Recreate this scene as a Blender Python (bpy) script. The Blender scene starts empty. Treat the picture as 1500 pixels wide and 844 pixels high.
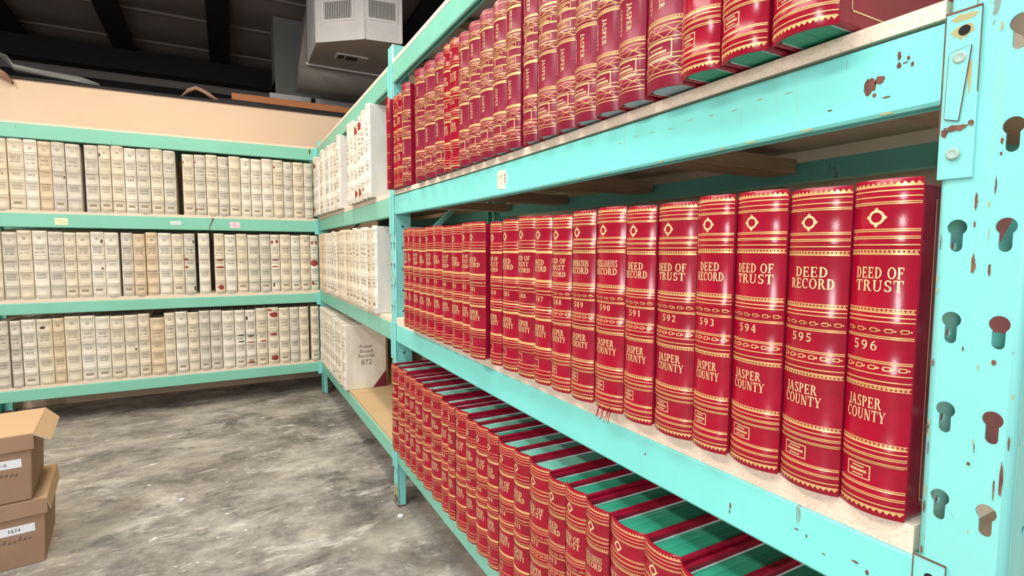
import bpy, bmesh, math, random
from mathutils import Vector, Matrix
random.seed(7)
C = bpy.context.scene.collection
SC = bpy.context.scene
PI = math.pi

# ------------------------------------------------------------------ camera
def make_camera():
    yw, pt, rl = math.radians(28.5304), math.radians(4.2133), math.radians(0.1611)
    D = Vector((math.sin(yw)*math.cos(pt), math.cos(yw)*math.cos(pt), -math.sin(pt)))
    R = Vector((math.cos(yw), -math.sin(yw), 0)); U = R.cross(D)
    R2 = R*math.cos(rl)+U*math.sin(rl); U2 = -R*math.sin(rl)+U*math.cos(rl)
    cd = bpy.data.cameras.new('camera'); cd.sensor_width = 36; cd.lens = 766.3*36/1500
    cd.clip_start = 0.02; cd.clip_end = 60
    ob = bpy.data.objects.new('camera', cd); C.objects.link(ob)
    m = Matrix.Identity(4)
    for i in range(3):
        m[i][0], m[i][1], m[i][2] = R2[i], U2[i], -D[i]
    m[0][3], m[1][3], m[2][3] = -0.705, 0.0, 1.272
    ob.matrix_world = m
    SC.camera = ob
make_camera()

# ------------------------------------------------------------------ light
SC.view_settings.view_transform = 'Standard'
SC.view_settings.look = 'None'
SC.view_settings.gamma = 1.0
SC.view_settings.use_curve_mapping = False
SC.view_settings.exposure = 0.0
w = bpy.data.worlds.new('world'); SC.world = w; w.use_nodes = True
w.node_tree.nodes['Background'].inputs[0].default_value = (0.92, 0.95, 1.0, 1)
w.node_tree.nodes['Background'].inputs[1].default_value = 0.33
def area(name, loc, sx, sy, watts, col, rot=(0, 0, 0)):
    l = bpy.data.lights.new(name, 'AREA'); l.shape = 'RECTANGLE'; l.size = sx; l.size_y = sy
    l.energy = watts; l.color = col
    o = bpy.data.objects.new(name, l); o.location = loc; o.rotation_euler = rot; C.objects.link(o)
area('aisle_fluorescent_near', (-1.15, 0.55, 3.3), 0.3, 2.4, 47, (0.70, 0.95, 1.0))
area('aisle_fluorescent_behind', (-0.9, -2.3, 3.2), 0.4, 2.0, 50, (0.80, 0.96, 1.0))
area('aisle_fluorescent_far', (-0.75, 3.0, 3.95), 0.3, 1.6, 76, (1.0, 0.89, 0.72))
area('next_aisle_fluorescent', (-3.2, 1.6, 4.0), 0.4, 4.0, 175, (1.0, 0.94, 0.85))
# unseen area light added across the room for low-angle fill and spine streaks
area('added_side_light', (-5.2, -1.9, 2.05), 1.5, 0.9, 200, (1.0, 0.95, 0.98), (0, -PI/2, 0))

# ------------------------------------------------------------------ materials
def mat(name, col, rough=0.6, metal=0.0, spec=0.5):
    m = bpy.data.materials.new(name); m.use_nodes = True
    b = m.node_tree.nodes['Principled BSDF']
    b.inputs['Base Color'].default_value = (*col, 1); b.inputs['Roughness'].default_value = rough
    b.inputs['Metallic'].default_value = metal; b.inputs['Specular IOR Level'].default_value = spec
    return m
def nodes(m): return m.node_tree.nodes, m.node_tree.links, m.node_tree.nodes['Principled BSDF']
def noise(m, scale, detail=4, rough=0.6, vscale=(1, 1, 1), coord='Object', dist=0.0):
    N, L, b = nodes(m)
    tc = N.new('ShaderNodeTexCoord'); mp = N.new('ShaderNodeMapping'); t = N.new('ShaderNodeTexNoise')
    mp.inputs['Scale'].default_value = vscale
    t.inputs['Scale'].default_value = scale; t.inputs['Detail'].default_value = detail
    t.inputs['Roughness'].default_value = rough; t.inputs['Distortion'].default_value = dist
    L.new(tc.outputs[coord], mp.inputs[0]); L.new(mp.outputs[0], t.inputs['Vector'])
    return t
def ramp(m, src, stops):
    N, L, b = nodes(m)
    r = N.new('ShaderNodeValToRGB')
    e = r.color_ramp.elements
    while len(e) < len(stops): e.new(0.5)
    for i, (p, c) in enumerate(stops):
        e[i].position = p; e[i].color = (*c, 1) if len(c) == 3 else c
    L.new(src, r.inputs[0]); return r
def mixc(m, fac, a, bcol, mode='MIX'):
    N, L, b = nodes(m)
    x = N.new('ShaderNodeMix'); x.data_type = 'RGBA'; x.blend_type = mode
    if isinstance(fac, float): x.inputs[0].default_value = fac
    else: L.new(fac, x.inputs[0])
    for k, v in ((6, a), (7, bcol)):
        if isinstance(v, tuple): x.inputs[k].default_value = (*v, 1)
        else: L.new(v, x.inputs[k])
    return x.outputs[2]
def bump(m, src, strength, dist=0.002):
    N, L, b = nodes(m)
    x = N.new('ShaderNodeBump'); x.inputs['Strength'].default_value = strength; x.inputs['Distance'].default_value = dist
    L.new(src, x.inputs['Height']); L.new(x.outputs[0], b.inputs['Normal'])
def setc(m, out):
    N, L, b = nodes(m); L.new(out, b.inputs['Base Color'])
WH, BK = (1, 1, 1), (0, 0, 0)

def leather(name, col, dark, rough=0.3, coat=0.28):
    m = mat(name, col, rough, spec=0.26)
    t = noise(m, 22, 5, 0.7)
    r = ramp(m, t.outputs[0], [(0.30, dark), (0.62, col)])
    sc = noise(m, 60, 3, 0.6, (1, 1, 0.25), dist=1.5)
    s2 = ramp(m, sc.outputs[0], [(0.72, BK), (0.80, (0.35, 0.35, 0.35))])
    setc(m, mixc(m, s2.outputs[0], r.outputs[0], (0.62, 0.16, 0.16)))
    g = noise(m, 420, 2)
    bump(m, g.outputs[0], 0.10, 0.001)
    N, L, b = nodes(m); b.inputs['Coat Weight'].default_value = coat; b.inputs['Coat Roughness'].default_value = 0.24
    return m
M = {}
M['red'] = leather('red_leather', (0.375, 0.002, 0.022), (0.285, 0.002, 0.016), 0.22)
M['red_warm'] = leather('red_leather_warm', (0.345, 0.005, 0.023), (0.26, 0.004, 0.016), 0.24)
M['wine'] = leather('wine_leather', (0.30, 0.016, 0.042), (0.22, 0.01, 0.03), 0.36, 0.1)
M['board_red'] = leather('cover_red', (0.34, 0.007, 0.032), (0.25, 0.004, 0.022), 0.32, 0.15)
M['gold'] = mat('gold_tooling', (0.83, 0.50, 0.20), 0.36, 0.35)
M['gold_pale'] = mat('gold_lettering', (0.92, 0.66, 0.34), 0.4, 0.25)
def pages(name, a, b_, white):
    m = mat(name, a, 0.55)
    t = noise(m, 1.0, 3, 0.6, (260, 2.5, 2.5))
    r = ramp(m, t.outputs[0], [(0.36, a), (0.56, b_), (0.66, b_), (0.72, white)])
    setc(m, r.outputs[0]); return m
M['pages_green'] = pages('green_page_edges', (0.02, 0.25, 0.15), (0.035, 0.34, 0.21), (0.45, 0.65, 0.55))
M['pages_glare'] = pages('green_page_edges_glare', (0.14, 0.46, 0.34), (0.20, 0.55, 0.42), (0.45, 0.70, 0.58))  # glare on the farther page tops, mixed into the green
M['pages_blue'] = pages('blue_grey_page_edges', (0.28, 0.38, 0.45), (0.36, 0.46, 0.53), (0.6, 0.65, 0.68))
M['pages_white'] = pages('white_page_edges', (0.72, 0.70, 0.64), (0.82, 0.80, 0.75), (0.88, 0.86, 0.82))
M['liner'] = mat('grey_spine_liner', (0.30, 0.29, 0.29), 0.9)
def canvas(name, a, b_):
    m = mat(name, a, 0.8, spec=0.25)
    t = noise(m, 9, 5, 0.65, (1, 1, 0.6))
    r = ramp(m, t.outputs[0], [(0.30, b_), (0.60, a)])
    st = noise(m, 26, 4, 0.7)
    sr = ramp(m, st.outputs[0], [(0.64, BK), (0.80, (0.55, 0.55, 0.55))])
    setc(m, mixc(m, sr.outputs[0], r.outputs[0], (0.42, 0.32, 0.20)))
    g = noise(m, 500, 2); bump(m, g.outputs[0], 0.2, 0.001)
    return m
CANV = [canvas('cream_canvas', (0.80, 0.70, 0.545), (0.62, 0.53, 0.395)),
        canvas('pale_canvas', (0.82, 0.76, 0.65), (0.66, 0.59, 0.48)),
        canvas('tan_canvas', (0.76, 0.60, 0.42), (0.60, 0.45, 0.30)),
        canvas('grey_canvas', (0.70, 0.645, 0.55), (0.54, 0.48, 0.39)),
        canvas('white_canvas', (0.78, 0.74, 0.68), (0.68, 0.63, 0.56))]
M['ink'] = mat('faded_ink', (0.16, 0.11, 0.08), 0.8)
M['line'] = mat('ridge_shade_and_print', (0.36, 0.285, 0.195), 0.9)  # faded print brown; also paints shade lines beside the spine ridges
M['tear'] = mat('exposed_red_leather', (0.30, 0.035, 0.03), 0.7)
M['tear_dark'] = mat('dark_scuff', (0.07, 0.035, 0.03), 0.8)
M['maroon'] = mat('maroon_corner', (0.17, 0.012, 0.03), 0.5)

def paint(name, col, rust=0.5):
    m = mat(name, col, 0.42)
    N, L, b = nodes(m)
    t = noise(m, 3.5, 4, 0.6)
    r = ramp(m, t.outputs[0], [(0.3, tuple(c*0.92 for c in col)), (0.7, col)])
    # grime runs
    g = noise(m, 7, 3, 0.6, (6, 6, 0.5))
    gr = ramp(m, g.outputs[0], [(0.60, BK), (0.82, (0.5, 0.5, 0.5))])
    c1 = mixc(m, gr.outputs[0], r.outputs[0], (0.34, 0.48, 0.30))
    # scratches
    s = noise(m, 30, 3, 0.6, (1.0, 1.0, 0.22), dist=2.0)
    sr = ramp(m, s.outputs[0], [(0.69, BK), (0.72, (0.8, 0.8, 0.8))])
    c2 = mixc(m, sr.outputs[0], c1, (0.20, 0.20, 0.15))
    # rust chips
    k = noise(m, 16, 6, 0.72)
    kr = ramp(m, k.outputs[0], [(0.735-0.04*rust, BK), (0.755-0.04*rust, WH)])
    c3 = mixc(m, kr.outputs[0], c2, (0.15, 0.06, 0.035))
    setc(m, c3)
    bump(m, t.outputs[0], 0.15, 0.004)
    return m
M['teal'] = paint('teal_paint_cool_cast', (0.22, 0.74, 0.66), 0.45)  # one rack paint; cool cast of the near end put into this colour
M['teal_green_cast'] = paint('teal_paint_green_cast', (0.235, 0.60, 0.45), 0.45)  # same rack paint with the greener cast put into its colour
M['teal_post'] = paint('teal_post_paint', (0.24, 0.67, 0.62), 1.15)
M['rust'] = mat('rust_patch', (0.17, 0.055, 0.035), 0.85)
_t = noise(M['rust'], 60, 4); setc(M['rust'], ramp(M['rust'], _t.outputs[0], [(0.3, (0.09, 0.03, 0.025)), (0.7, (0.24, 0.09, 0.05))]).outputs[0])
M['rust_stain'] = mat('rust_stain', (0.42, 0.36, 0.16), 0.7)
M['rivet'] = mat('worn_rivet', (0.36, 0.48, 0.40), 0.5)
M['hole'] = mat('dark_hole', (0.01, 0.008, 0.008), 0.9)
M['particle'] = mat('particle_board', (0.72, 0.55, 0.38), 0.85)
def _pb():
    m = M['particle']; t = noise(m, 330, 3, 0.7); v = noise(m, 40, 3, 0.6)
    r = ramp(m, t.outputs[0], [(0.30, (0.55, 0.40, 0.29)), (0.45, (0.83, 0.68, 0.54)), (0.68, (0.88, 0.79, 0.68))])
    setc(m, mixc(m, 0.25, r.outputs[0], (0.80, 0.60, 0.41))); bump(m, t.outputs[0], 0.3, 0.002)
_pb()
M['tan_board'] = mat('tan_shelf_board', (0.62, 0.42, 0.22), 0.55)
_t = noise(M['tan_board'], 5, 4); setc(M['tan_board'], ramp(M['tan_board'], _t.outputs[0], [(0.3, (0.58, 0.39, 0.20)), (0.7, (0.68, 0.48, 0.27))]).outputs[0])
def wood(name, a, b_):
    m = mat(name, a, 0.7); t = noise(m, 6, 4, 0.6, (1, 12, 12), dist=0.6)
    setc(m, ramp(m, t.outputs[0], [(0.3, a), (0.7, b_)]).outputs[0]); return m
M['plank'] = wood('rough_plank', (0.36, 0.25, 0.16), (0.52, 0.38, 0.25))
M['orange_wood'] = wood('orange_wood', (0.42, 0.15, 0.05), (0.52, 0.21, 0.08))
M['wall'] = mat('beige_wall', (0.74, 0.57, 0.41), 0.8)
_t = noise(M['wall'], 1.5, 4); setc(M['wall'], ramp(M['wall'], _t.outputs[0], [(0.3, (0.78, 0.59, 0.42)), (0.7, (0.83, 0.64, 0.465))]).outputs[0])
M['far_wall'] = mat('grey_far_wall', (0.34, 0.31, 0.29), 0.8)
M['roof'] = mat('roof_insulation', (0.20,0.165,0.148), 0.75)
_t = noise(M['roof'], 3, 4); setc(M['roof'], ramp(M['roof'], _t.outputs[0], [(0.3, (0.23, 0.185, 0.167)), (0.7, (0.28, 0.232, 0.21))]).outputs[0])
M['seam'] = mat('insulation_seam', (0.30, 0.27, 0.245), 0.6)
M['steel_dark'] = mat('dark_purlin', (0.010, 0.008, 0.010), 0.7)
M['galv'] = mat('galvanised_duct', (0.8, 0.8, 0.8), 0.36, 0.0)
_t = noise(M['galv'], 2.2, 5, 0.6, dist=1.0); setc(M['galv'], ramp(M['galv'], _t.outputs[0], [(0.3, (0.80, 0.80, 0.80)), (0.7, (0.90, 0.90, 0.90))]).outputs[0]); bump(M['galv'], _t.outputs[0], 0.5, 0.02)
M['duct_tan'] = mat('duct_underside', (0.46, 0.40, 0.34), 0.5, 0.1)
M['duct_dark'] = mat('tarnished_duct', (0.30, 0.265, 0.23), 0.5, 0.1)
M['far_wall_trim'] = mat('register_frame', (0.66, 0.62, 0.56), 0.5)
M['duct_grey'] = mat('grey_green_duct', (0.22, 0.24, 0.22), 0.6)
M['white'] = mat('white_metal', (0.9, 0.9, 0.89), 0.4)
M['grille_dark'] = mat('grille_shadow', (0.05, 0.05, 0.05), 0.8)
M['paper'] = mat('white_paper', (0.86, 0.86, 0.88), 0.8)
M['paper_yellow'] = mat('yellow_note', (0.86, 0.82, 0.52), 0.8)
M['paper_pink'] = mat('pink_note', (0.88, 0.62, 0.70), 0.8)
M['pink_ink'] = mat('pink_ink', (0.65, 0.10, 0.28), 0.8)
M['black_ink'] = mat('black_ink', (0.03, 0.03, 0.035), 0.8)
M['card'] = mat('cardboard', (0.36, 0.215, 0.13), 0.85)
_t = noise(M['card'], 4, 4); setc(M['card'], ramp(M['card'], _t.outputs[0], [(0.3, (0.33, 0.19, 0.115)), (0.7, (0.39, 0.235, 0.145))]).outputs[0])
M['card_top'] = mat('cardboard_lid', (0.52, 0.33, 0.185), 0.8)
M['card_edge'] = mat('cut_card_edge', (0.72, 0.60, 0.48), 0.85)
M['crumple'] = mat('brown_paper', (0.38, 0.22, 0.14), 0.8)
M['foil'] = mat('foil_wrap', (0.22, 0.22, 0.22), 0.5, 0.3)
def concrete():
    m = mat('stained_concrete', (0.25, 0.23, 0.21), 0.5)
    N, L, b = nodes(m)
    a = noise(m, 1.7, 13, 0.80, (1.0, 1.25, 1), dist=0.2)
    r = ramp(m, a.outputs[0], [(0.35, (0.085, 0.075, 0.07)), (0.45, (0.215, 0.19, 0.172)), (0.54, (0.365, 0.33, 0.295)), (0.66, (0.56, 0.505, 0.435))])
    w_ = noise(m, 0.8, 6, 0.7)
    wr = ramp(m, w_.outputs[0], [(0.5, BK), (0.66, (0.45, 0.45, 0.45))])
    c0 = mixc(m, wr.outputs[0], r.outputs[0], (0.40, 0.32, 0.23))
    c = noise(m, 3.4, 12, 0.8, (0.8, 1.7, 1), dist=0.35)
    cr = ramp(m, c.outputs[0], [(0.54, BK), (0.60, (0.5, 0.5, 0.5)), (0.67, (0.9, 0.9, 0.9))])
    c1 = mixc(m, cr.outputs[0], c0, (0.66, 0.62, 0.56))
    d = noise(m, 2.3, 10, 0.76, dist=0.3)
    dr = ramp(m, d.outputs[0], [(0.55, BK), (0.64, (0.8, 0.8, 0.8))])
    c2 = mixc(m, dr.outputs[0], c1, (0.085, 0.08, 0.08))
    v = noise(m, 13, 8, 0.72, (0.5, 1.5, 1), dist=1.0)
    vr = ramp(m, v.outputs[0], [(0.635, BK), (0.66, (0.9, 0.9, 0.9))])
    c3 = mixc(m, vr.outputs[0], c2, (0.78, 0.75, 0.70))
    setc(m, c3)
    rr = ramp(m, a.outputs[0], [(0.3, (0.42, 0.42, 0.42)), (0.7, (0.65, 0.65, 0.65))])
    L.new(rr.outputs[0], b.inputs['Roughness']); bump(m, c.outputs[0], 0.15, 0.004)
    return m
M['concrete'] = concrete()

# ------------------------------------------------------------------ mesh helper
class MB:
    def __init__(s): s.v = []; s.f = []; s.m = []; s.sm = []
    def poly(s, pts, mi=0, smooth=False):
        n = len(s.v); s.v += [tuple(p) for p in pts]; s.f.append(tuple(range(n, n+len(pts)))); s.m.append(mi); s.sm.append(smooth)
    def grid(s, rows, mi=0, smooth=True, flip=False):
        n = len(s.v); w = len(rows[0])
        for r in rows: s.v += [tuple(p) for p in r]
        for i in range(len(rows)-1):
            for j in range(w-1):
                q = (n+i*w+j, n+i*w+j+1, n+(i+1)*w+j+1, n+(i+1)*w+j)
                s.f.append(q[::-1] if flip else q); s.m.append(mi); s.sm.append(smooth)
    def box(s, a, b, mi=0):
        x0, y0, z0 = a; x1, y1, z1 = b
        n = len(s.v)
        s.v += [(x0, y0, z0), (x1, y0, z0), (x1, y1, z0), (x0, y1, z0), (x0, y0, z1), (x1, y0, z1), (x1, y1, z1), (x0, y1, z1)]
        for q in ((0, 3, 2, 1), (4, 5, 6, 7), (0, 1, 5, 4), (1, 2, 6, 5), (2, 3, 7, 6), (3, 0, 4, 7)):
            s.f.append(tuple(n+i for i in q)); s.m.append(mi); s.sm.append(False)
    def prism(s, poly, z0, z1, mi=0, smooth=False):
        n = len(poly)
        s.poly([(p[0], p[1], z0) for p in poly][::-1], mi); s.poly([(p[0], p[1], z1) for p in poly], mi)
        for i in range(n):
            a, b = poly[i], poly[(i+1) % n]
            s.poly([(a[0], a[1], z0), (b[0], b[1], z0), (b[0], b[1], z1), (a[0], a[1], z1)], mi, smooth)
    def bar(s, p, q, w, h, mi=0):
        p = Vector(p); q = Vector(q); d = (q-p).normalized()
        up = Vector((0, 0, 1)) if abs(d.z) < 0.95 else Vector((1, 0, 0))
        a = d.cross(up).normalized()*w/2; b = a.cross(d).normalized()*h/2
        r0 = [p-a-b, p+a-b, p+a+b, p-a+b]; r1 = [q-a-b, q+a-b, q+a+b, q-a+b]
        s.poly(r0[::-1], mi); s.poly(r1, mi)
        for i in range(4): s.poly([r0[i], r0[(i+1) % 4], r1[(i+1) % 4], r1[i]], mi)
    def build(s, name, mats, parent=None, bevel=0.0, bseg=2, weld=True):
        me = bpy.data.meshes.new(name); me.from_pydata(s.v, [], s.f)
        if not isinstance(mats, (list, tuple)): mats = [mats]
        for m in mats: me.materials.append(M[m] if isinstance(m, str) else m)
        me.polygons.foreach_set('material_index', s.m); me.polygons.foreach_set('use_smooth', s.sm)
        if weld:
            bm = bmesh.new(); bm.from_mesh(me); bmesh.ops.remove_doubles(bm, verts=bm.verts, dist=1e-5); bm.to_mesh(me); bm.free()
        me.update()
        o = bpy.data.objects.new(name, me); C.objects.link(o)
        if parent: o.parent = parent
        if bevel:
            b = o.modifiers.new('bevel', 'BEVEL'); b.width = bevel; b.segments = bseg; b.limit_method = 'ANGLE'; b.angle_limit = 0.6
        return o
def empty(name, loc=(0, 0, 0), rz=0.0):
    o = bpy.data.objects.new(name, None); o.empty_display_size = 0.05; C.objects.link(o)
    o.location = loc; o.rotation_euler = (0, 0, rz); return o
def tag(o, label=None, cat=None, group=None, kind=None):
    if label: o['label'] = label
    if cat: o['category'] = cat
    if group: o['group'] = group
    if kind: o['kind'] = kind
    return o
def struct(o): o['kind'] = 'structure'; return o

# ------------------------------------------------------------------ serif stroke lettering: quads in cap-height units
TK, TN, SF = 0.17, 0.07, 0.055
def _ring(cx, cy, rx, ry, a0, a1, wx=TK, wy=TN, n=12):
    out = []
    for i in range(n):
        a = math.radians(a0+(a1-a0)*i/n); b = math.radians(a0+(a1-a0)*(i+1)/n)
        P = lambda t, k: (cx+(rx-k*wx)*math.cos(t), cy+(ry-k*wy)*math.sin(t))
        out.append([P(a, 0), P(b, 0), P(b, 1), P(a, 1)])
    return out
def _r(x0, y0, x1, y1): return [[(x0, y0), (x1, y0), (x1, y1), (x0, y1)]]
def _stem(x, w=TK, s0=True, s1=True, y0=0.0, y1=1.0):
    q = _r(x, y0, x+w, y1)
    if s0: q += _r(x-0.08, y0, x+w+0.08, y0+SF)
    if s1: q += _r(x-0.08, y1-SF, x+w+0.08, y1)
    return q
def _dg(x0, y0, x1, y1, w): return [[(x0, y0), (x0+w, y0), (x1+w, y1), (x1, y1)]]
G = {
 'A': (_dg(0.05, 0, 0.36, 1, TN)+_dg(0.66, 0, 0.32, 1, TK)+_r(0.2, 0.3, 0.7, 0.37)+_r(0, 0, 0.22, SF)+_r(0.58, 0, 0.92, SF), 0.92),
 'B': (_stem(0.1)+_ring(0.34, 0.75, 0.3, 0.25, 90, -90)+_ring(0.34, 0.26, 0.36, 0.27, 90, -90), 0.76),
 'C': (_ring(0.47, 0.5, 0.45, 0.52, 45, 318)+_r(0.74, 0.68, 0.8, 0.98), 0.86),
 'D': (_stem(0.1)+_ring(0.3, 0.5, 0.52, 0.5, 90, -90), 0.88),
 'E': (_stem(0.1)+_r(0.2, 0, 0.72, TN)+_r(0.2, 1-TN, 0.68, 1)+_r(0.2, 0.47, 0.56, 0.54)+_r(0.66, 0, 0.72, 0.26)+_r(0.62, 0.76, 0.68, 1)+_r(0.52, 0.38, 0.57, 0.63), 0.78),
 'F': (_stem(0.1)+_r(0.2, 1-TN, 0.68, 1)+_r(0.2, 0.47, 0.54, 0.54)+_r(0.62, 0.74, 0.68, 1)+_r(0.5, 0.38, 0.55, 0.63), 0.74),
 'G': (_ring(0.47, 0.5, 0.45, 0.52, 45, 330)+_r(0.7, 0.05, 0.86, 0.42)+_r(0.6, 0.4, 0.95, 0.45), 0.96),
 'H': (_stem(0.1)+_stem(0.62)+_r(0.2, 0.47, 0.7, 0.54), 0.9),
 'I': (_stem(0.12), 0.42),
 'J': (_stem(0.26, s0=False, y0=0.1)+_ring(0.2, 0.12, 0.23, 0.24, 0, -170, 0.17, 0.08), 0.52),
 'K': (_stem(0.1)+_dg(0.26, 0.4, 0.68, 1, TN)+_dg(0.66, 0, 0.36, 0.6, TK)+_r(0.55, 0, 0.9, SF), 0.88),
 'L': (_stem(0.1)+_r(0.2, 0, 0.68, TN)+_r(0.62, 0, 0.68, 0.28), 0.74),
 'M': (_stem(0.08, TN)+_stem(0.8)+_dg(0.42, 0.05, 0.1, 1, TK)+_dg(0.46, 0.05, 0.84, 1, TN), 1.06),
 'N': (_stem(0.1, TN)+_stem(0.72, TN, s0=False)+_dg(0.62, 0, 0.06, 1, TK), 0.92),
 'O': (_ring(0.48, 0.5, 0.46, 0.52, 0, 360, n=20), 0.98),
 'P': (_stem(0.1)+_ring(0.34, 0.73, 0.34, 0.27, 90, -90), 0.74),
 'R': (_stem(0.1)+_ring(0.34, 0.74, 0.33, 0.26, 90, -90)+_dg(0.66, 0, 0.36, 0.5, TK)+_r(0.62, 0, 0.9, SF), 0.88),
 'S': (_ring(0.34, 0.75, 0.28, 0.27, 35, 270, 0.15, 0.09)+_ring(0.34, 0.25, 0.30, 0.27, 90, -145, 0.15, 0.09)+_r(0.54, 0.72, 0.6, 0.98)+_r(0.06, 0.02, 0.12, 0.28), 0.68),
 'T': (_stem(0.33, s1=False)+_r(0.02, 1-TN, 0.82, 1)+_r(0.02, 0.72, 0.08, 1)+_r(0.76, 0.72, 0.82, 1), 0.84),
 'U': (_stem(0.1, s0=False, y0=0.32)+_stem(0.7, TN, s0=False, y0=0.32)+_ring(0.435, 0.33, 0.335, 0.35, 180, 360, 0.12, 0.08), 0.92),
 'V': (_dg(0.36, 0, 0.05, 1, TK)+_dg(0.38, 0, 0.74, 1, TN), 0.86),
 'W': (_dg(0.28, 0, 0.04, 1, TK)+_dg(0.3, 0, 0.54, 1, TN)+_dg(0.76, 0, 0.5, 1, TK)+_dg(0.78, 0, 1.02, 1, TN), 1.14),
 'Y': (_r(0.34, 0, 0.34+TK, 0.46)+_dg(0.34, 0.44, 0.04, 1, TK)+_dg(0.44, 0.44, 0.74, 1, TN)+_r(0.24, 0, 0.6, SF)+_r(-0.02, 1-SF, 0.28, 1)+_r(0.62, 1-SF, 0.88, 1), 0.88),
 '0': (_ring(0.32, 0.5, 0.3, 0.51, 0, 360), 0.66), '1': (_stem(0.22, s1=False)+_dg(0.08, 0.78, 0.22, 1, 0.1), 0.6),
 '2': (_ring(0.3, 0.72, 0.27, 0.29, 170, -30, 0.15, 0.09)+_dg(0.05, 0.06, 0.42, 0.6, 0.13)+_r(0.04, 0, 0.6, 0.12), 0.66),
 '3': (_ring(0.28, 0.75, 0.26, 0.26, 150, -90, 0.15, 0.09)+_ring(0.28, 0.27, 0.3, 0.28, 90, -150, 0.15, 0.09), 0.64),
 '4': (_stem(0.38, 0.15, s1=False)+_dg(0.02, 0.3, 0.36, 1, 0.08)+_r(0.02, 0.25, 0.64, 0.34), 0.68),
 '5': (_ring(0.28, 0.31, 0.29, 0.33, 120, -150, 0.15, 0.09)+_r(0.1, 0.5, 0.18, 1)+_r(0.1, 0.88, 0.56, 1), 0.64),
 '6': (_ring(0.32, 0.32, 0.3, 0.33, 0, 360, 0.15, 0.08)+_ring(0.5, 0.36, 0.48, 0.66, 180, 95, 0.15, 0.09), 0.66),
 '7': (_r(0.04, 0.88, 0.6, 1)+_dg(0.16, 0, 0.46, 0.92, 0.14), 0.62),
 '8': (_ring(0.32, 0.75, 0.26, 0.26, 0, 360, 0.14, 0.08)+_ring(0.32, 0.26, 0.3, 0.28, 0, 360, 0.15, 0.08), 0.66),
 '9': (_ring(0.32, 0.68, 0.3, 0.33, 0, 360, 0.15, 0.08)+_ring(0.14, 0.64, 0.48, 0.66, 0, -85, 0.15, 0.09), 0.66),
 '-': (_r(0.05, 0.42, 0.35, 0.52), 0.42), ' ': ([], 0.4),
}
def word(t, gap=0.1):
    out = []; x = 0
    for ch in t:
        q, a = G[ch]
        out += [[(x+p[0], p[1]) for p in quad] for quad in q]; x += a+gap
    x -= gap
    return [[(p[0]-x/2, p[1]-0.5) for p in quad] for quad in out], x

# ------------------------------------------------------------------ structure
def slab(name, a, b, m): 
    s = MB(); s.box(a, b); return struct(s.build(name, m))
slab('floor', (-7.2, -3.2, -0.1), (7.5, 9.4, 0), 'concrete')
slab('wall_right', (0.66, -0.6, 0), (0.72, 5.45, 2.3), 'wall')
slab('wall_back', (-7.2, 5.45, 0), (0.86, 5.53, 2.57), 'wall')
slab('wall_far', (-7.2, 9.2, 0), (7.5, 9.3, 5.2), 'far_wall')
s = MB(); s.box((-7.2, 5.435, 2.57), (0.86, 5.545, 2.59)); struct(s.build('trim_1', 'steel_dark'))
# low-pitched roof of quilted insulation with paler seams, falling towards the far wall
RZ = lambda y: 4.72-0.078*y
s = MB(); rows = []; ny = 130
for i in range(ny+1):
    y = -0.5+9.6*i/ny
    z = RZ(y)+0.06-0.05*abs(math.sin(PI*(y+0.2)/0.9))
    rows.append([(x, y, z) for x in (-7.2, -4, -2, 0, 1.5, 3.2, 7.5)])
s.grid(rows, 0, True, True)
k = 0
while -0.2+0.9*k < 9.0:
    y = -0.2+0.9*k
    if y > -0.4: s.box((-7.2, y-0.011, RZ(y)+0.03), (7.5, y+0.011, RZ(y)+0.055), 1)
    k += 1
struct(s.build('ceiling', ['roof', 'seam']))
n = 2
for x in (-4.1, -2.97, -1.84, -0.71, 0.42, 1.55, 2.68, 3.81, 4.94):
    s = MB(); s.bar((x, -0.5, RZ(-0.5)-0.03), (x, 9.1, RZ(9.1)-0.03), 0.25, 0.05); s.bar((x, -0.5, RZ(-0.5)+0.02), (x, 9.1, RZ(9.1)+0.02), 0.05, 0.06)
    struct(s.build('trim_%d' % n, 'steel_dark')); n += 1
s = MB(); s.box((-7.2, 8.95, 3.70), (7.5, 9.18, 3.99)); struct(s.build('trim_%d' % n, 'steel_dark')); n += 1
s = MB(); s.box((-7.2, 9.05, 2.6), (7.5, 9.18, 3.56)); struct(s.build('trim_%d' % n, 'steel_dark')); n += 1

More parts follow.
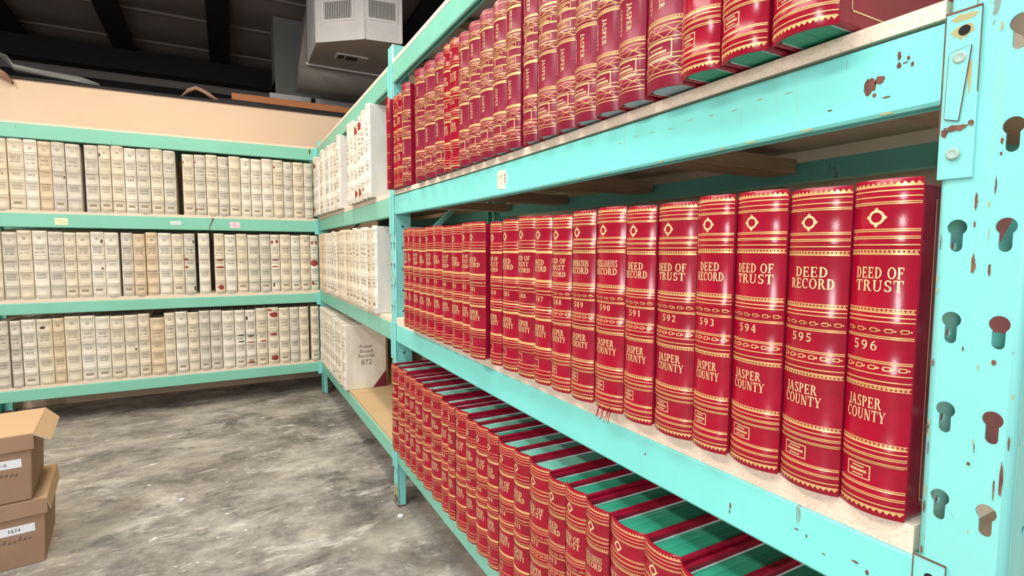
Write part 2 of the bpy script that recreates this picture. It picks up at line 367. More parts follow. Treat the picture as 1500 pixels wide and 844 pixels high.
# ------------------------------------------------------------------ ductwork above the partition
def pt_on(a, b, u): return Vector((a[0]+(b[0]-a[0])*u, a[1]+(b[1]-a[1])*u, 0))
def grille(parent, a, b, u0, u1, z0, z1, out, nsl=18):
    p, q = pt_on(a, b, u0), pt_on(a, b, u1); d = (q-p); L = d.length; d.normalize(); nrm = Vector((d.y, -d.x, 0))
    P = lambda u, o, z: tuple(p+d*u+nrm*o+Vector((0, 0, z)))
    def bx(s, ua, ub, za, zb, oa, ob, mi=0):
        pts = [P(ua, oa, za), P(ub, oa, za), P(ub, ob, za), P(ua, ob, za), P(ua, oa, zb), P(ub, oa, zb), P(ub, ob, zb), P(ua, ob, zb)]
        for f in ((0, 3, 2, 1), (4, 5, 6, 7), (0, 1, 5, 4), (1, 2, 6, 5), (2, 3, 7, 6), (3, 0, 4, 7)): s.poly([pts[i] for i in f], mi)
    s = MB(); t = 0.022
    bx(s, 0, L, z0, z0+t, 0, 0.012); bx(s, 0, L, z1-t, z1, 0, 0.012); bx(s, 0, t, z0+t, z1-t, 0, 0.012); bx(s, L-t, L, z0+t, z1-t, 0, 0.012)
    bx(s, t, L-t, z0+t, z1-t, 0.001, 0.003, 1)
    g = s.build('vent_grille', ['white', 'grille_dark'], parent)
    s = MB(); w_ = (L-2*t)/nsl
    for i in range(nsl): bx(s, t+w_*(i+0.3), t+w_*(i+0.66), z0+t, z1-t, 0.003, 0.01)
    s.build('vent_fins', 'white', g)
    return g
def plenum():
    r = empty('air_duct_plenum', (0.5, 5.7, 3.3))
    tag(r, 'silvery sheet metal duct plenum with two white grilles hanging above the back partition', 'air duct')
    o = Vector((0.5, 5.7, 3.3))
    pl = [(0.133, 5.60), (0.531, 5.274), (0.883, 5.224), (0.95, 6.26), (0.141, 6.256)]
    loc = [(p[0]-o.x, p[1]-o.y) for p in pl]
    s = MB(); s.prism(loc, 0, 0.86); s.f.pop(0); s.m.pop(0); s.sm.pop(0)
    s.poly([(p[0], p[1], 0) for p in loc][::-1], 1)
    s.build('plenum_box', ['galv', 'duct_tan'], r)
    s = MB()
    for p in loc[:3]: s.bar((p[0], p[1]-0.004, 0), (p[0], p[1]-0.004, 0.86), 0.012, 0.012)
    s.bar((loc[4][0]-0.02, loc[4][1]+0.01, 0), (loc[3][0], loc[3][1]+0.01, 0), 0.02, 0.025)
    s.build('corner_seam', 'galv', r)
    grille(r, loc[0], loc[1], 0.15, 0.80, 0.185, 0.395, 1, 16)
    grille(r, loc[1], loc[2], 0.05, 0.90, 0.185, 0.395, 1, 20)
    s = MB(); s.box((-0.14, 0.06, -0.014), (0.18, 0.22, -0.001))
    s.box((-0.12, 0.08, -0.016), (-0.055, 0.20, -0.014), 1); s.box((-0.04, 0.08, -0.016), (0.085, 0.20, -0.014), 1); s.box((0.10, 0.08, -0.016), (0.16, 0.20, -0.014), 2)
    s.build('floor_register', ['far_wall_trim', 'grille_dark', 'duct_tan'], r)
    return r
plenum()
r = empty('duct_elbow', (0.45, 6.3, 3.0))
tag(r, 'dull brown curved duct elbow below and behind the silvery plenum', 'air duct')
s = MB(); rows = []
for i in range(9):
    a = PI/2*i/8
    y = 0.0+0.22*(1-math.cos(a)); z = 0.28-0.20*math.sin(a)
    rows.append([(-0.40, y, z), (0.75, y, z)])
rows.append([(-0.40, 0.36, rows[-1][0][2]), (0.75, 0.36, rows[-1][0][2])])
s.grid(rows, 0, True)
s.poly([rr[0] for rr in rows]+[(-0.40, 0.36, 0.28)], 0); s.poly([rr[1] for rr in rows][::-1]+[(0.75, 0.36, 0.28)][::-1], 0)
s.poly([(-0.40, 0.0, 0.28), (0.75, 0, 0.28), (0.75, 0.36, 0.28), (-0.40, 0.36, 0.28)], 0)
s.build('elbow_body', 'duct_dark', r)
s = MB(); 
for a, b in (((-0.395, 0.28), (-0.29, 0.95)),):
    q = [(a[0], 0.03, a[1]), (0.74, 0.03, a[1]), (0.74, 0.03, b[1]), (b[0], 0.03, b[1])]; p = [(x, 0.35, z) for x, y, z in q]
    s.poly(q); s.poly(p[::-1])
    for i in range(4): s.poly([q[(i+1) % 4], q[i], p[i], p[(i+1) % 4]])
s.build('elbow_riser', 'duct_dark', r)
r = empty('grey_green_duct', (0.0, 7.3, 2.6))
tag(r, 'grey green duct riser standing behind the plenum above the partition', 'air duct')
s = MB(); s.box((-0.11, 0, 0.42), (0.24, 0.4, 1.545)); s.build('riser', 'duct_grey', r)
s = MB(); s.box((-0.11, -0.03, 0.60), (1.3, 0.4, 0.80)); s.build('trunk_duct', 'duct_grey', r)
s = MB(); s.box((-0.18, -0.05, 0.54), (0.30, -0.031, 0.60)); s.box((0.36, -0.05, 0.54), (1.3, -0.031, 0.60)); s.build('mounting_strip', 'white', r)
# odds and ends on top of the partition
s = MB(); s.box((0, 0, 0), (2.2, 0.14, 0.075)); o = s.build('timber_plank', 'orange_wood', None, 0.004); o.location = (-0.62, 5.66, 2.655); o.rotation_euler = (0, 0, 0)
tag(o, 'orange brown timber plank lying along the top of the back partition', 'plank')
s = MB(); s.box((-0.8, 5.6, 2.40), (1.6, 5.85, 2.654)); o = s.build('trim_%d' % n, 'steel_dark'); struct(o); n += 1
def lump(name, m, loc, pts, rad, label, cat):
    s = MB(); rng = random.Random(len(name))
    rows = []
    for i, (x, z) in enumerate(pts):
        row = []
        for j in range(9):
            a = 2*PI*j/8; rr = rad*(0.75+0.5*rng.random()) if 0 < i < len(pts)-1 else rad*0.4
            row.append((x, rr*math.cos(a), z+rr*math.sin(a)*0.6))
        row[8] = row[0]; rows.append(row)
    s.grid(rows, 0, False); o = s.build(name, m); o.location = loc; return tag(o, label, cat)
lump('crumpled_paper', 'crumple', (-0.93, 5.49, 2.60), [(-0.08, 0.0), (-0.03, 0.05), (0.03, 0.085), (0.09, 0.06), (0.14, 0.03), (0.2, 0.0)], 0.03, 'crumpled brown paper lying on top of the back partition', 'paper')
lump('foil_insulation', 'foil', (-2.2, 5.49, 2.62), [(0.0, 0.14), (0.06, 0.1), (0.1, 0.04), (0.3, 0.02), (0.5, 0.005), (0.62, -0.01)], 0.045, 'loose flap of grey foil insulation on the partition top at far left', 'insulation')
lump('insulation_scrap', 'crumple', (-2.32, 5.42, 2.55), [(0.0, 0.05), (0.06, 0.07), (0.13, 0.06), (0.19, 0.02), (0.22, -0.02)], 0.055, 'pinkish brown insulation scrap bulging over the partition top edge', 'insulation')

# ------------------------------------------------------------------ pallet racks
def keyhole(cy, cz, n=14):
    """outline of a keyhole slot in (u, z) around its centre"""
    R, w_, h = 0.0090, 0.0056, 0.0355
    top = cz+h/2-R; bot = cz-h/2
    pts = []
    a0 = -math.asin(w_/R)
    for i in range(n+1):
        a = (-PI/2+math.asin(w_/R))+(2*PI-2*math.asin(w_/R))*i/n
        pts.append((cy+R*math.cos(a), top+R*math.sin(a)))
    r2 = w_
    for i in range(7):
        a = PI+PI*i/6
        pts.append((cy+w_*math.cos(a), bot+r2+r2*math.sin(a)))
    return pts
def circle(cy, cz, r, n=10): return [(cy+r*math.cos(2*PI*i/n), cz+r*math.sin(2*PI*i/n)) for i in range(n)]
def plate_faces(u0, u1, z0, z1, holes):
    bm = bmesh.new()
    def loop(pts):
        vs = [bm.verts.new((p[0], p[1], 0)) for p in pts]
        return [bm.edges.new((vs[i], vs[(i+1) % len(vs)])) for i in range(len(vs))]
    ed = loop([(u0, z0), (u1, z0), (u1, z1), (u0, z1)])
    for h in holes: ed += loop(h)
    bmesh.ops.triangle_fill(bm, use_beauty=True, edges=ed)
    out = [[(v.co.x, v.co.y) for v in f.verts] for f in bm.faces]
    bm.free(); return out
def post(parent, org, ax, dp, z0, z1, W=0.078, D=0.076, keys=True, near=False):
    """upright: org = one front corner, ax = unit vector along the front, dp = unit vector into the rack"""
    s = MB(); r = 0.007
    A = Vector((*ax, 0)); B = Vector((*dp, 0)); O = Vector((*org, 0))
    P = lambda u, d, z: tuple(O+A*u+B*d+Vector((0, 0, z)))
    holes = []
    zc = 1.2884
    if keys:
        k = int((z0+0.12-zc)/0.1016)
        while zc+k*0.1016 < z1-0.03:
            z = zc+k*0.1016
            if z > z0+0.1: holes += [keyhole(W/2+0.0207, z), keyhole(W/2-0.0207, z)]
            k += 1
    for f in plate_faces(r, W-r, z0, z1, holes): s.poly([P(u, 0, z) for u, z in f], 0)
    for side in (0, 1):
        rows = []
        for i in range(5):
            a = PI/2*i/4
            u = r-r*math.sin(a); d = r-r*math.cos(a)
            if side: u = W-u
            rows.append([P(u, d, z0), P(u, d, z1)])
        s.grid(rows, 0, True)
        sh = [circle(D/2, 0.16+0.1016*k, 0.006) for k in range(int((z1-z0)/0.1016)) if z0+0.05 < 0.16+0.1016*k < z1-0.03]
        zc, D2 = z0+0.155, (D*0.48 if keys else D)
        for d_, za, zb, hh in ((D2, z0, zc, []), (D, zc, z1, [q for q in sh if q[0][1] > zc+0.02])):
            for f in plate_faces(r, d_, za, zb, hh): s.poly([P(W if side else 0, d, z) for d, z in f], 0)
        s.poly([P(W if side else 0, D, zc), P(W if side else 0, D, z1), P(W-0.014 if side else 0.014, D, z1), P(W-0.014 if side else 0.014, D, zc)], 0)
    bm = bmesh.new()
    o = s.build('upright_post', 'teal_post', parent)
    bm.from_mesh(o.data); bmesh.ops.recalc_face_normals(bm, faces=bm.faces); bm.to_mesh(o.data); bm.free()
    so = o.modifiers.new('gauge', 'SOLIDIFY'); so.thickness = 0.0022; so.offset = 0
    if z0 <= 0.001:
        s = MB(); s.prism([P(-0.006, -0.004, 0)[:2], P(W+0.006, -0.004, 0)[:2], P(W+0.006, D*0.52, 0)[:2], P(-0.006, D*0.52, 0)[:2]], 0.001, 0.006)
        s.build('foot_plate', 'rust', o)
    return o
def beam(parent, org, ax, dp, L, z0, z1, sag=0.0, lip=True, closed=False, m='teal'):
    A = Vector((*ax, 0)); B = Vector((*dp, 0)); O = Vector((*org, 0))
    n = 14; s = MB(); th = 0.042 if closed else 0.024
    def P(u, d, z): return tuple(O+A*u+B*d+Vector((0, 0, z-sag*math.sin(PI*min(max(u/L, 0), 1)))))
    prof = [(0.003, z0), (0.0, z0+0.004), (0.0, z1-0.004), (0.003, z1), (th, z1), (th, z0), (0.003, z0)]
    if not closed: prof = [(0.003, z0), (0.0, z0+0.004), (0.0, z1-0.004), (0.003, z1), (th, z1), (th, z1-0.003), (0.004, z1-0.003), (0.004, z0+0.003), (0.010, z0+0.003), (0.010, z0), (0.003, z0)]
    s.grid([[P(L*i/n, d, z) for d, z in prof] for i in range(n+1)], 0, False)
    for u in (0, L): s.poly([P(u, d, z) for d, z in prof[:-1]], 0)
    if lip:
        prof = [(th-0.004, z0-0.001), (th-0.004, z1-0.003), (th, z1-0.003), (th, z0+0.006), (th+0.007, z0+0.006), (th+0.007, z0+0.002), (th, z0+0.002), (th, z0-0.001), (th-0.004, z0-0.001)]
        s.grid([[P(L*i/n, d, z) for d, z in prof] for i in range(n+1)], 0, False)
    o = s.build('beam', m, parent)
    bm = bmesh.new(); bm.from_mesh(o.data); bmesh.ops.recalc_face_normals(bm, faces=bm.faces); bm.to_mesh(o.data); bm.free()
    return o
def board(parent, pts0, pts1, z0, z1, sag, m, name='shelf_board'):
    """rectangle x0..x1 / y0..y1, sagging along the long axis"""
    (x0, y0), (x1, y1) = pts0, pts1
    s = MB(); n = 14; along_y = abs(y1-y0) > abs(x1-x0)
    def ring(t):
        dz = -sag*math.sin(PI*t)
        if along_y:
            y = y0+(y1-y0)*t; return [(x0, y, z0+dz), (x1, y, z0+dz), (x1, y, z1+dz), (x0, y, z1+dz), (x0, y, z0+dz)]
        x = x0+(x1-x0)*t; return [(x, y0, z0+dz), (x, y1, z0+dz), (x, y1, z1+dz), (x, y0, z1+dz), (x, y0, z0+dz)]
    s.grid([ring(i/n) for i in range(n+1)], 0, False)
    s.poly(ring(0)[:4]); s.poly(ring(1)[:4][::-1])
    o = s.build(name, m, parent)
    bm = bmesh.new(); bm.from_mesh(o.data); bmesh.ops.recalc_face_normals(bm, faces=bm.faces); bm.to_mesh(o.data); bm.free()
    return o
def connector(parent, y_out, y_in, z0, z1, detail=False, side=1):
    """plate on the post front (rack A, front at x = 0) with a hooked safety clip"""
    s = MB(); ya, yb = sorted((y_out, y_in))
    s.box((-0.0045, ya, z0), (-0.0012, yb, z1))
    o = s.build('beam_connector', 'teal_post', parent, 0.0008)
    if detail:
        w_ = yb-ya; c = ya+w_*0.52
        s = MB()
        rim = []
        zt, zb = z1-0.038, z0+0.062
        out = [(c-0.0095, zt-0.002), (c+0.0095, zt-0.006), (c+0.0105, zb+0.004), (c-0.002, zb)]
        s.poly([(-0.0068, y, z) for y, z in out]); 
        for i in range(4):
            a, b = out[i], out[(i+1) % 4]; s.poly([(-0.0068, *a), (-0.0068, *b), (-0.0045, *b), (-0.0045, *a)])
        s.build('safety_clip', 'teal_post', o)
        s = MB(); e = 0.0012
        for i in range(4):
            a, b = out[i], out[(i+1) % 4]; s.bar((-0.0060, *a), (-0.0060, *b), 0.0012, 0.0012)
        s.build('rust_edge', 'rust', o)
        for zz, yy in ((zt-0.012, c), (z0+0.027, c+0.001)):
            s = MB()
            for i in range(14):
                a, b = 2*PI*i/14, 2*PI*(i+1)/14
                q = lambda t, r, x: (x, yy+r*math.cos(t), zz+r*math.sin(t))
                s.poly([q(a, 0.0066, -0.0069), q(b, 0.0066, -0.0069), q(b, 0.0052, -0.0088), q(a, 0.0052, -0.0088)], 0, True)
                s.poly([q(a, 0.0052, -0.0088), q(b, 0.0052, -0.0088), q(b, 0.0036, -0.0076), q(a, 0.0036, -0.0076)], 0, True)
                s.poly([q(a, 0.0036, -0.0076), q(b, 0.0036, -0.0076), (-0.0084, yy, zz)], 0, True)
            s.build('rivet', 'rivet', o)
        s = MB(); s.poly([(-0.0048, c+0.0055*math.cos(2*PI*i/16)-0.002, z1-0.022+0.0055*math.sin(2*PI*i/16)) for i in range(16)])
        s.build('bolt_hole', 'hole', o)
        s = MB()
        s.box((-0.0050, yb-0.0009, z0+0.05), (-0.0042, yb+0.0004, z1-0.003)); s.box((-0.0050, ya-0.0003, z0+0.09), (-0.0040, ya+0.0005, z1))
        s.box((-0.0052, ya, z1-0.0016), (-0.0040, yb, z1+0.0004)); s.box((-0.0052, ya+0.006, z0+0.0555), (-0.0044, yb-0.004, z0+0.0565))
        s.build('rust_streak', 'rust', o)
    return o
def chip(parent, pts, m='rust', x=-0.0006, name='paint_chip'):
    s = MB(); s.poly([(x, y, z) for y, z in pts]); return s.build(name, m, parent, weld=False)

RA = tag(empty('pallet_rack', (0, 2.5, 0)), 'long teal steel pallet rack along the right, holding the red books', 'pallet rack')
RB = tag(empty('pallet_rack', (-1.1, 4.8, 0)), 'shorter teal steel pallet rack across the back wall, holding only cream books', 'pallet rack')
class Sub:  # world-space building under a rack empty
    pass
def under(parent):  # children are modelled in world space
    o = parent; o.location = (0, 0, 0); return o
under(RA); under(RB)
YA, XB = (0, 1), (1, 0)
PD = 0.60
for (y0, top) in ((0.2140, 2.6), (2.465, 2.22), (4.765, 2.19)):
    post(RA, (0, y0), (0, 1), (1, 0), 0.0, top)
    post(RA, (PD, y0), (0, 1), (-1, 0), 0.0, top, keys=False)
    s = MB(); yy = y0+0.039
    zz = [0.25, 0.75, 1.25, 1.75]
    for i, z in enumerate(zz):
        a, b = (0.07, PD-0.07) if i % 2 == 0 else (PD-0.07, 0.07)
        s.bar((a, yy, z), (b, yy, z+0.42), 0.028, 0.02)
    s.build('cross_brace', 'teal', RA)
BEAMS_A = {}
LV1 = [(2.045, 2.131, 2.149, 0.0), (1.4354, 1.5233, 1.548, 0.0055), (0.8263, 0.9105, 0.945, 0.0055), (0.2178, 0.296, 0.314, 0.002)]
LV2 = [(2.040, 2.128, 2.146, 0.0), (1.4285, 1.5210, 1.545, 0.0), (0.8188, 0.9085, 0.930, 0.0), (0.2050, 0.2875, 0.305, 0.0)]
BYS = ((0.2935, 2.463), (2.545, 4.763))
for bi, (LV, (ya, yb)) in enumerate(zip((LV1, LV2), BYS)):
    for li, (z0, z1, zt, sag) in enumerate(LV):
        b = beam(RA, (0.0, ya), (0, 1), (1, 0), yb-ya, z0, z1, sag, m='teal' if bi == 0 and li in (1, 2) else 'teal_green_cast'); BEAMS_A[bi, li] = b
        beam(RA, (PD, ya), (0, 1), (-1, 0), yb-ya, z0+0.010, z0+0.058, sag, lip=False, closed=True)
        m = 'tan_board' if (bi == 1 and li == 3) else 'particle'
        zb = z1+(0.005 if (bi == 0 and li == 1) else 0.0004)
        board(RA, (0.001 if li != 3 or bi == 0 else 0.004, ya+0.004), (PD-0.002, yb-0.004), zb, zt, sag, m)
        d = (bi == 0 and li in (1, 2))
        connector(b, ya-0.031, ya+0.001, z0-0.085 if li < 3 else z0-0.02, z1+0.006, d)
        connector(b, yb-0.001, yb+0.031, z0-0.085 if li < 3 else z0-0.02, z1+0.006)
        if bi == 0 and li < 3:
            for k in range(5):
                y = ya+0.03+k*0.5
                s = MB(); s.box((0.05, y, z1-0.055-sag), (PD-0.05, y+0.09, z1-0.02-sag)); s.build('support_plank', 'plank', RA)
# paint chips and rust on the near beam
b = BEAMS_A[0, 1]
def blob(cy, cz, ry, rz, seed, n=18):
    g = random.Random(seed); return [(cy+ry*(0.65+0.5*g.random())*math.cos(2*PI*i/n), cz+rz*(0.65+0.5*g.random())*math.sin(2*PI*i/n)) for i in range(n)]
for (cy, cz, ry, rz, sd) in ((0.372, 1.4745, 0.008, 0.011, 3), (0.361, 1.479, 0.006, 0.006, 4), (0.3405, 1.5015, 0.0022, 0.006, 5), (0.3405, 1.490, 0.0026, 0.004, 6), (0.331, 1.496, 0.002, 0.003, 7), (0.3265, 1.488, 0.0022, 0.003, 8), (0.334, 1.4915, 0.0035, 0.001, 9), (0.366, 1.462, 0.0025, 0.003, 10), (0.352, 1.4565, 0.006, 0.0012, 12), (0.42, 1.456, 0.004, 0.001, 13)):
    chip(b, blob(cy, cz, ry, rz, sd))
for k in range(9): chip(b, blob(0.48+0.045*k, 1.494-0.0006*k+0.003*math.sin(k*2.1), 0.006, 0.0007, 40+k), 'rust_stain')
g = random.Random(5)
for k in range(14): chip(b, blob(0.32+0.09*k+g.random()*0.05, 1.4375-0.0055*math.sin(PI*(0.03+0.04*k)), 0.009*g.random()+0.002, 0.0016, 60+k), 'rust_stain')
conn = [o for o in b.children if o.name.startswith('beam_connector')][0]
for q in ((0.279, 1.405, 0.009, 0.004, 90), (0.2895, 1.401, 0.003, 0.005, 91), (0.266, 1.408, 0.003, 0.003, 92)): chip(conn, blob(*q), 'rust', -0.0056)
for q in ((0.279, 1.507, 0.010, 0.009, 93), (0.278, 1.521, 0.014, 0.004, 94), (0.270, 1.46, 0.002, 0.02, 95)): chip(conn, blob(*q), 'rust_stain', -0.0047)
b = BEAMS_A[0, 2]
for (cy, cz, ry, rz, sd) in ((0.552, 0.858, 0.002, 0.006, 21), (0.553, 0.848, 0.0012, 0.004, 22), (0.75, 0.874, 0.002, 0.003, 23), (0.44, 0.873, 0.004, 0.0012, 24), (0.425, 0.870, 0.0013, 0.003, 25), (0.36, 0.868, 0.005, 0.0015, 26), (0.345, 0.862, 0.002, 0.004, 27), (0.40, 0.857, 0.003, 0.001, 28)):
    chip(b, blob(cy, cz, ry, rz, sd))
# rust on the near post: children of it
near_post = [o for o in RA.children if o.name.startswith('upright_post')][0]
for (cy, cz, ry, rz, sd) in ((0.2585, 1.325, 0.0016, 0.010, 31), (0.2575, 1.2565, 0.0022, 0.0125, 32), (0.2585, 1.300, 0.001, 0.004, 33), (0.2435, 1.252, 0.0012, 0.008, 34), (0.222, 1.03, 0.0016, 0.022, 35), (0.2275, 1.02, 0.0008, 0.012, 36), (0.2405, 1.385, 0.0012, 0.004, 37), (0.2405, 1.372, 0.0012, 0.002, 38), (0.243, 1.340, 0.0008, 0.010, 39), (0.2615, 1.165, 0.0008, 0.003, 40), (0.2345, 1.155, 0.0025, 0.003, 41), (0.25, 1.04, 0.002, 0.002, 43)):
    chip(near_post, blob(cy, cz, ry, rz, sd), 'rust', -0.0018)

# back rack: front face y = 4.80, beams run along x
for (x0, top) in ((-2.28, 2.2),):
    post(RB, (x0, 4.80), (1, 0), (0, 1), 0.0, top); post(RB, (x0, 5.40), (1, 0), (0, -1), 0.0, top, keys=False)
post(RB, (0.083, 5.40), (1, 0), (0, -1), 0.0, 2.1, keys=False)
LVB = [(2.024, 2.122, 2.138), (1.417, 1.5135, 1.532), (0.8087, 0.889, 0.914), (0.1976, 0.2797, 0.297)]
BEAMS_B = []
for li, (z0, z1, zt) in enumerate(LVB):
    b = beam(RB, (-2.2, 4.80), (1, 0), (0, 1), 2.198, z0, z1, m='teal_green_cast'); BEAMS_B.append(b)
    beam(RB, (-2.2, 5.40), (1, 0), (0, -1), 2.28, z0, z1, lip=False, closed=True, m='teal_green_cast')
    board(RB, (-2.19, 4.803), (-0.004, 5.398), z1+0.0004, zt, 0, 'particle')
    s = MB(); s.box((-0.034, 4.7955, z0-0.02), (-0.003, 4.799, z1+0.006)); s.build('beam_connector', 'teal_post', b)

# paper notes stuck on beams
def flat_text(s, t, org, ru, up, h, mi, maxw=None, gap=0.1):
    q, W = word(t, gap); sc = h
    sx = sc if not maxw else min(sc, maxw/W)
    for quad in q: s.poly([tuple(Vector(org)+Vector(ru)*(p[0]*sx)+Vector(up)*(p[1]*sc)) for p in quad], mi)
def note(parent, org, ru, up, nrm, w_, h, m, lines, ink, name='paper_note', skew=0.0, label=None):
    O, R_, U_, N_ = Vector(org), Vector(ru), Vector(up), Vector(nrm)
    s = MB()
    c = [O-R_*w_/2-U_*h/2, O+R_*w_/2-U_*(h/2+skew), O+R_*w_/2+U_*(h/2+skew*0.6), O-R_*w_/2+U_*h/2]
    f = [p+N_*0.0012 for p in c]
    s.poly(f, 0)
    for i in range(4): s.poly([c[i], c[(i+1) % 4], f[(i+1) % 4], f[i]], 0)
    for (t, du, dv, th) in lines:
        if t is None:
            a = O+R_*du+U_*dv+N_*0.0016; s.poly([a-R_*th*3-U_*0.0012, a+R_*th*3-U_*0.0012, a+R_*th*3+U_*0.0012, a-R_*th*3+U_*0.0012], 1)
        else: flat_text(s, t, O+R_*du+U_*dv+N_*0.0016, R_, U_, th, 1)
    o = s.build(name, [m, ink], parent, weld=False)
    if label: o['label'] = label
    return o
rB, uB, nB = (1, 0, 0), (0, 0, 1), (0, -1, 0)
note(BEAMS_B[1], (-1.729, 4.80, 1.461), rB, uB, nB, 0.072, 0.048, 'paper_yellow', [(None, -0.01, 0.008, 0.006), (None, 0.01, -0.008, 0.006)], 'line', label='yellow handwritten note')
note(BEAMS_B[1], (-1.045, 4.80, 1.468), rB, uB, nB, 0.068, 0.026, 'paper', [('A-213', 0, 0, 0.014)], 'black_ink', label='white number tag')
note(BEAMS_B[1], (-0.642, 4.80, 1.462), rB, uB, nB, 0.072, 0.048, 'paper_pink', [(None, -0.008, 0.008, 0.006), (None, 0.008, -0.007, 0.007)], 'pink_ink', label='pink handwritten note')
rA, uA, nA = (0, -1, 0), (0, 0, 1), (-1, 0, 0)
note(BEAMS_A[0, 1], (0, 1.362, 1.4735), rA, uA, nA, 0.05, 0.05, 'paper_yellow', [('LOT', -0.004, 0.008, 0.010), ('3', 0.0, -0.008, 0.012)], 'black_ink', skew=0.004, label='torn cream paper note')
note(BEAMS_A[0, 1], (0, 1.3335, 1.4745), rA, uA, nA, 0.014, 0.030, 'paper', [(None, 0.0, 0.009, 0.0012), (None, 0.0, 0.0, 0.0014), (None, 0.0, -0.009, 0.0012)], 'black_ink', label='torn white paper strip')
for bb, pts in ((BEAMS_B[1], [(-0.800, 1.513), (-0.786, 1.513), (-0.795, 1.488), (-0.812, 1.450), (-0.818, 1.418), (-0.824, 1.418), (-0.818, 1.455), (-0.804, 1.490)]), (BEAMS_B[0], [(-0.065, 2.115), (-0.050, 2.115), (-0.055, 2.09), (-0.062, 2.065), (-0.068, 2.09)])):
    s = MB(); s.poly([(x, 4.7993, z) for x, z in pts]); s.build('rust_crack', 'rust', bb, weld=False)
g = random.Random(21)
for k in range(46):
    z = 0.9+1.0*g.random(); e = g.choice((0.2885, 0.2885, 0.2175, 0.2470))
    chip(near_post, blob(e+0.002*(g.random()-0.5), z, 0.0004+0.0007*g.random(), 0.002+0.008*g.random(), 100+k), g.choice(('rust_stain', 'rust_stain', 'rust')), -0.0018)
mid_post = [o for o in RA.children if o.name.startswith('upright_post')][2]
for k in range(40):
    z = 0.04+2.1*g.random()**1.2; e = 2.4675+0.070*g.choice((0.02, 0.03, 0.5, 0.9, 0.98))
    chip(mid_post, blob(e, z, 0.002+0.003*g.random(), 0.006+0.02*g.random(), 200+k), g.choice(('rust_stain', 'rust')), -0.0018)
chip(mid_post, blob(2.500, 0.07, 0.030, 0.05, 300), 'rust_stain', -0.0018); chip(mid_post, blob(2.50, 0.028, 0.034, 0.02, 301), 'rust', -0.002)

# ------------------------------------------------------------------ record books
class Spine:
    """curved spine in book space: x right along the row, y into the shelf, z up; front crown at y = 0"""
    def __init__(s, w_, h, phi, nu, hubs, hubh):
        s.w, s.h, s.phi, s.nu, s.hubs, s.hubh = w_, h, math.radians(phi), nu, hubs, hubh
        s.R = w_/2/math.sin(s.phi); s.L = 2*s.R*s.phi; s.sag = s.R*(1-math.cos(s.phi))
    def hub(s, t):
        v = 0
        for c, hw in s.hubs:
            d = abs(t-c)/hw
            if d < 1: v = max(v, min(1.0, (1-d)*3))
        return v*s.hubh
    def P(s, u, t, off=0.0):  # u metres from the middle along the arc, t from the top 0..1
        a = u/s.R; rr = s.R+(off+s.hub(t))*max(0.0, 1-abs(2*u/s.L)**5)
        return (rr*math.sin(a), s.R-rr*math.cos(a), s.h*(1-t))
def spine_mesh(sp, mb, mi=0, liner=None):
    ts = {0.0, 0.004, 0.5, 0.996, 1.0}
    for c, hw in sp.hubs:
        for k in (-1, -0.67, 0.67, 1): ts.add(min(1, max(0, c+hw*k)))
    ts = sorted(ts); us = [sp.L*(i/sp.nu-0.5) for i in range(sp.nu+1)]
    mb.grid([[sp.P(u, t, -0.0012 if t in (0.0, 1.0) else 0) for u in us] for t in ts], mi, True, False)
    # thick rim and inner face
    th = 0.0045
    for t, fl in ((0.0, True), (1.0, False)):
        t2 = 0.06 if t == 0 else 0.94
        mb.grid([[sp.P(u, t, -0.0012) for u in us], [sp.P(u, t, -th) for u in us]], mi, False, not fl)
    mb.grid([[sp.P(u, t, -th) for u in us] for t in (0.0, 1.0)], liner if liner is not None else mi, True, True)
    for u in (us[0], us[-1]):
        mb.grid([[sp.P(u, t, 0) for t in ts], [sp.P(u, t, -th) for t in ts]], mi, False)
OFF = 0.0005
def d_strip(mb, sp, t0, t1, mi, u0=None, u1=None):
    a = -sp.L/2*0.985 if u0 is None else u0; b = sp.L/2*0.985 if u1 is None else u1
    n = max(1, int(round(sp.nu*(b-a)/sp.L)))
    us = [a+(b-a)*i/n for i in range(n+1)]
    mb.grid([[sp.P(u, t1, OFF) for u in us], [sp.P(u, t0, OFF) for u in us]], mi, True)
def d_line(mb, sp, t, mi, dbl=False, th=0.0013):
    k = th/sp.h/2
    if dbl:
        d_strip(mb, sp, t-k*2.6, t-k*0.8, mi); d_strip(mb, sp, t+k*0.8, t+k*2.6, mi)
    else: d_strip(mb, sp, t-k, t+k, mi)
def d_quad(mb, sp, pts, mi): mb.poly([sp.P(u, t, OFF*1.2) for u, t in pts], mi)
def d_saw(mb, sp, t0, t1, mi, tooth=0.006):
    n = max(4, int(sp.L*0.95/tooth)); w_ = sp.L*0.96/n
    tm = t0+(t1-t0)*0.35
    d_strip(mb, sp, *(sorted((t0, tm))), mi)
    for i in range(n):
        u = -sp.L*0.48+w_*i; d_quad(mb, sp, [(u, tm), (u+w_, tm), (u+w_/2, t1)], mi)
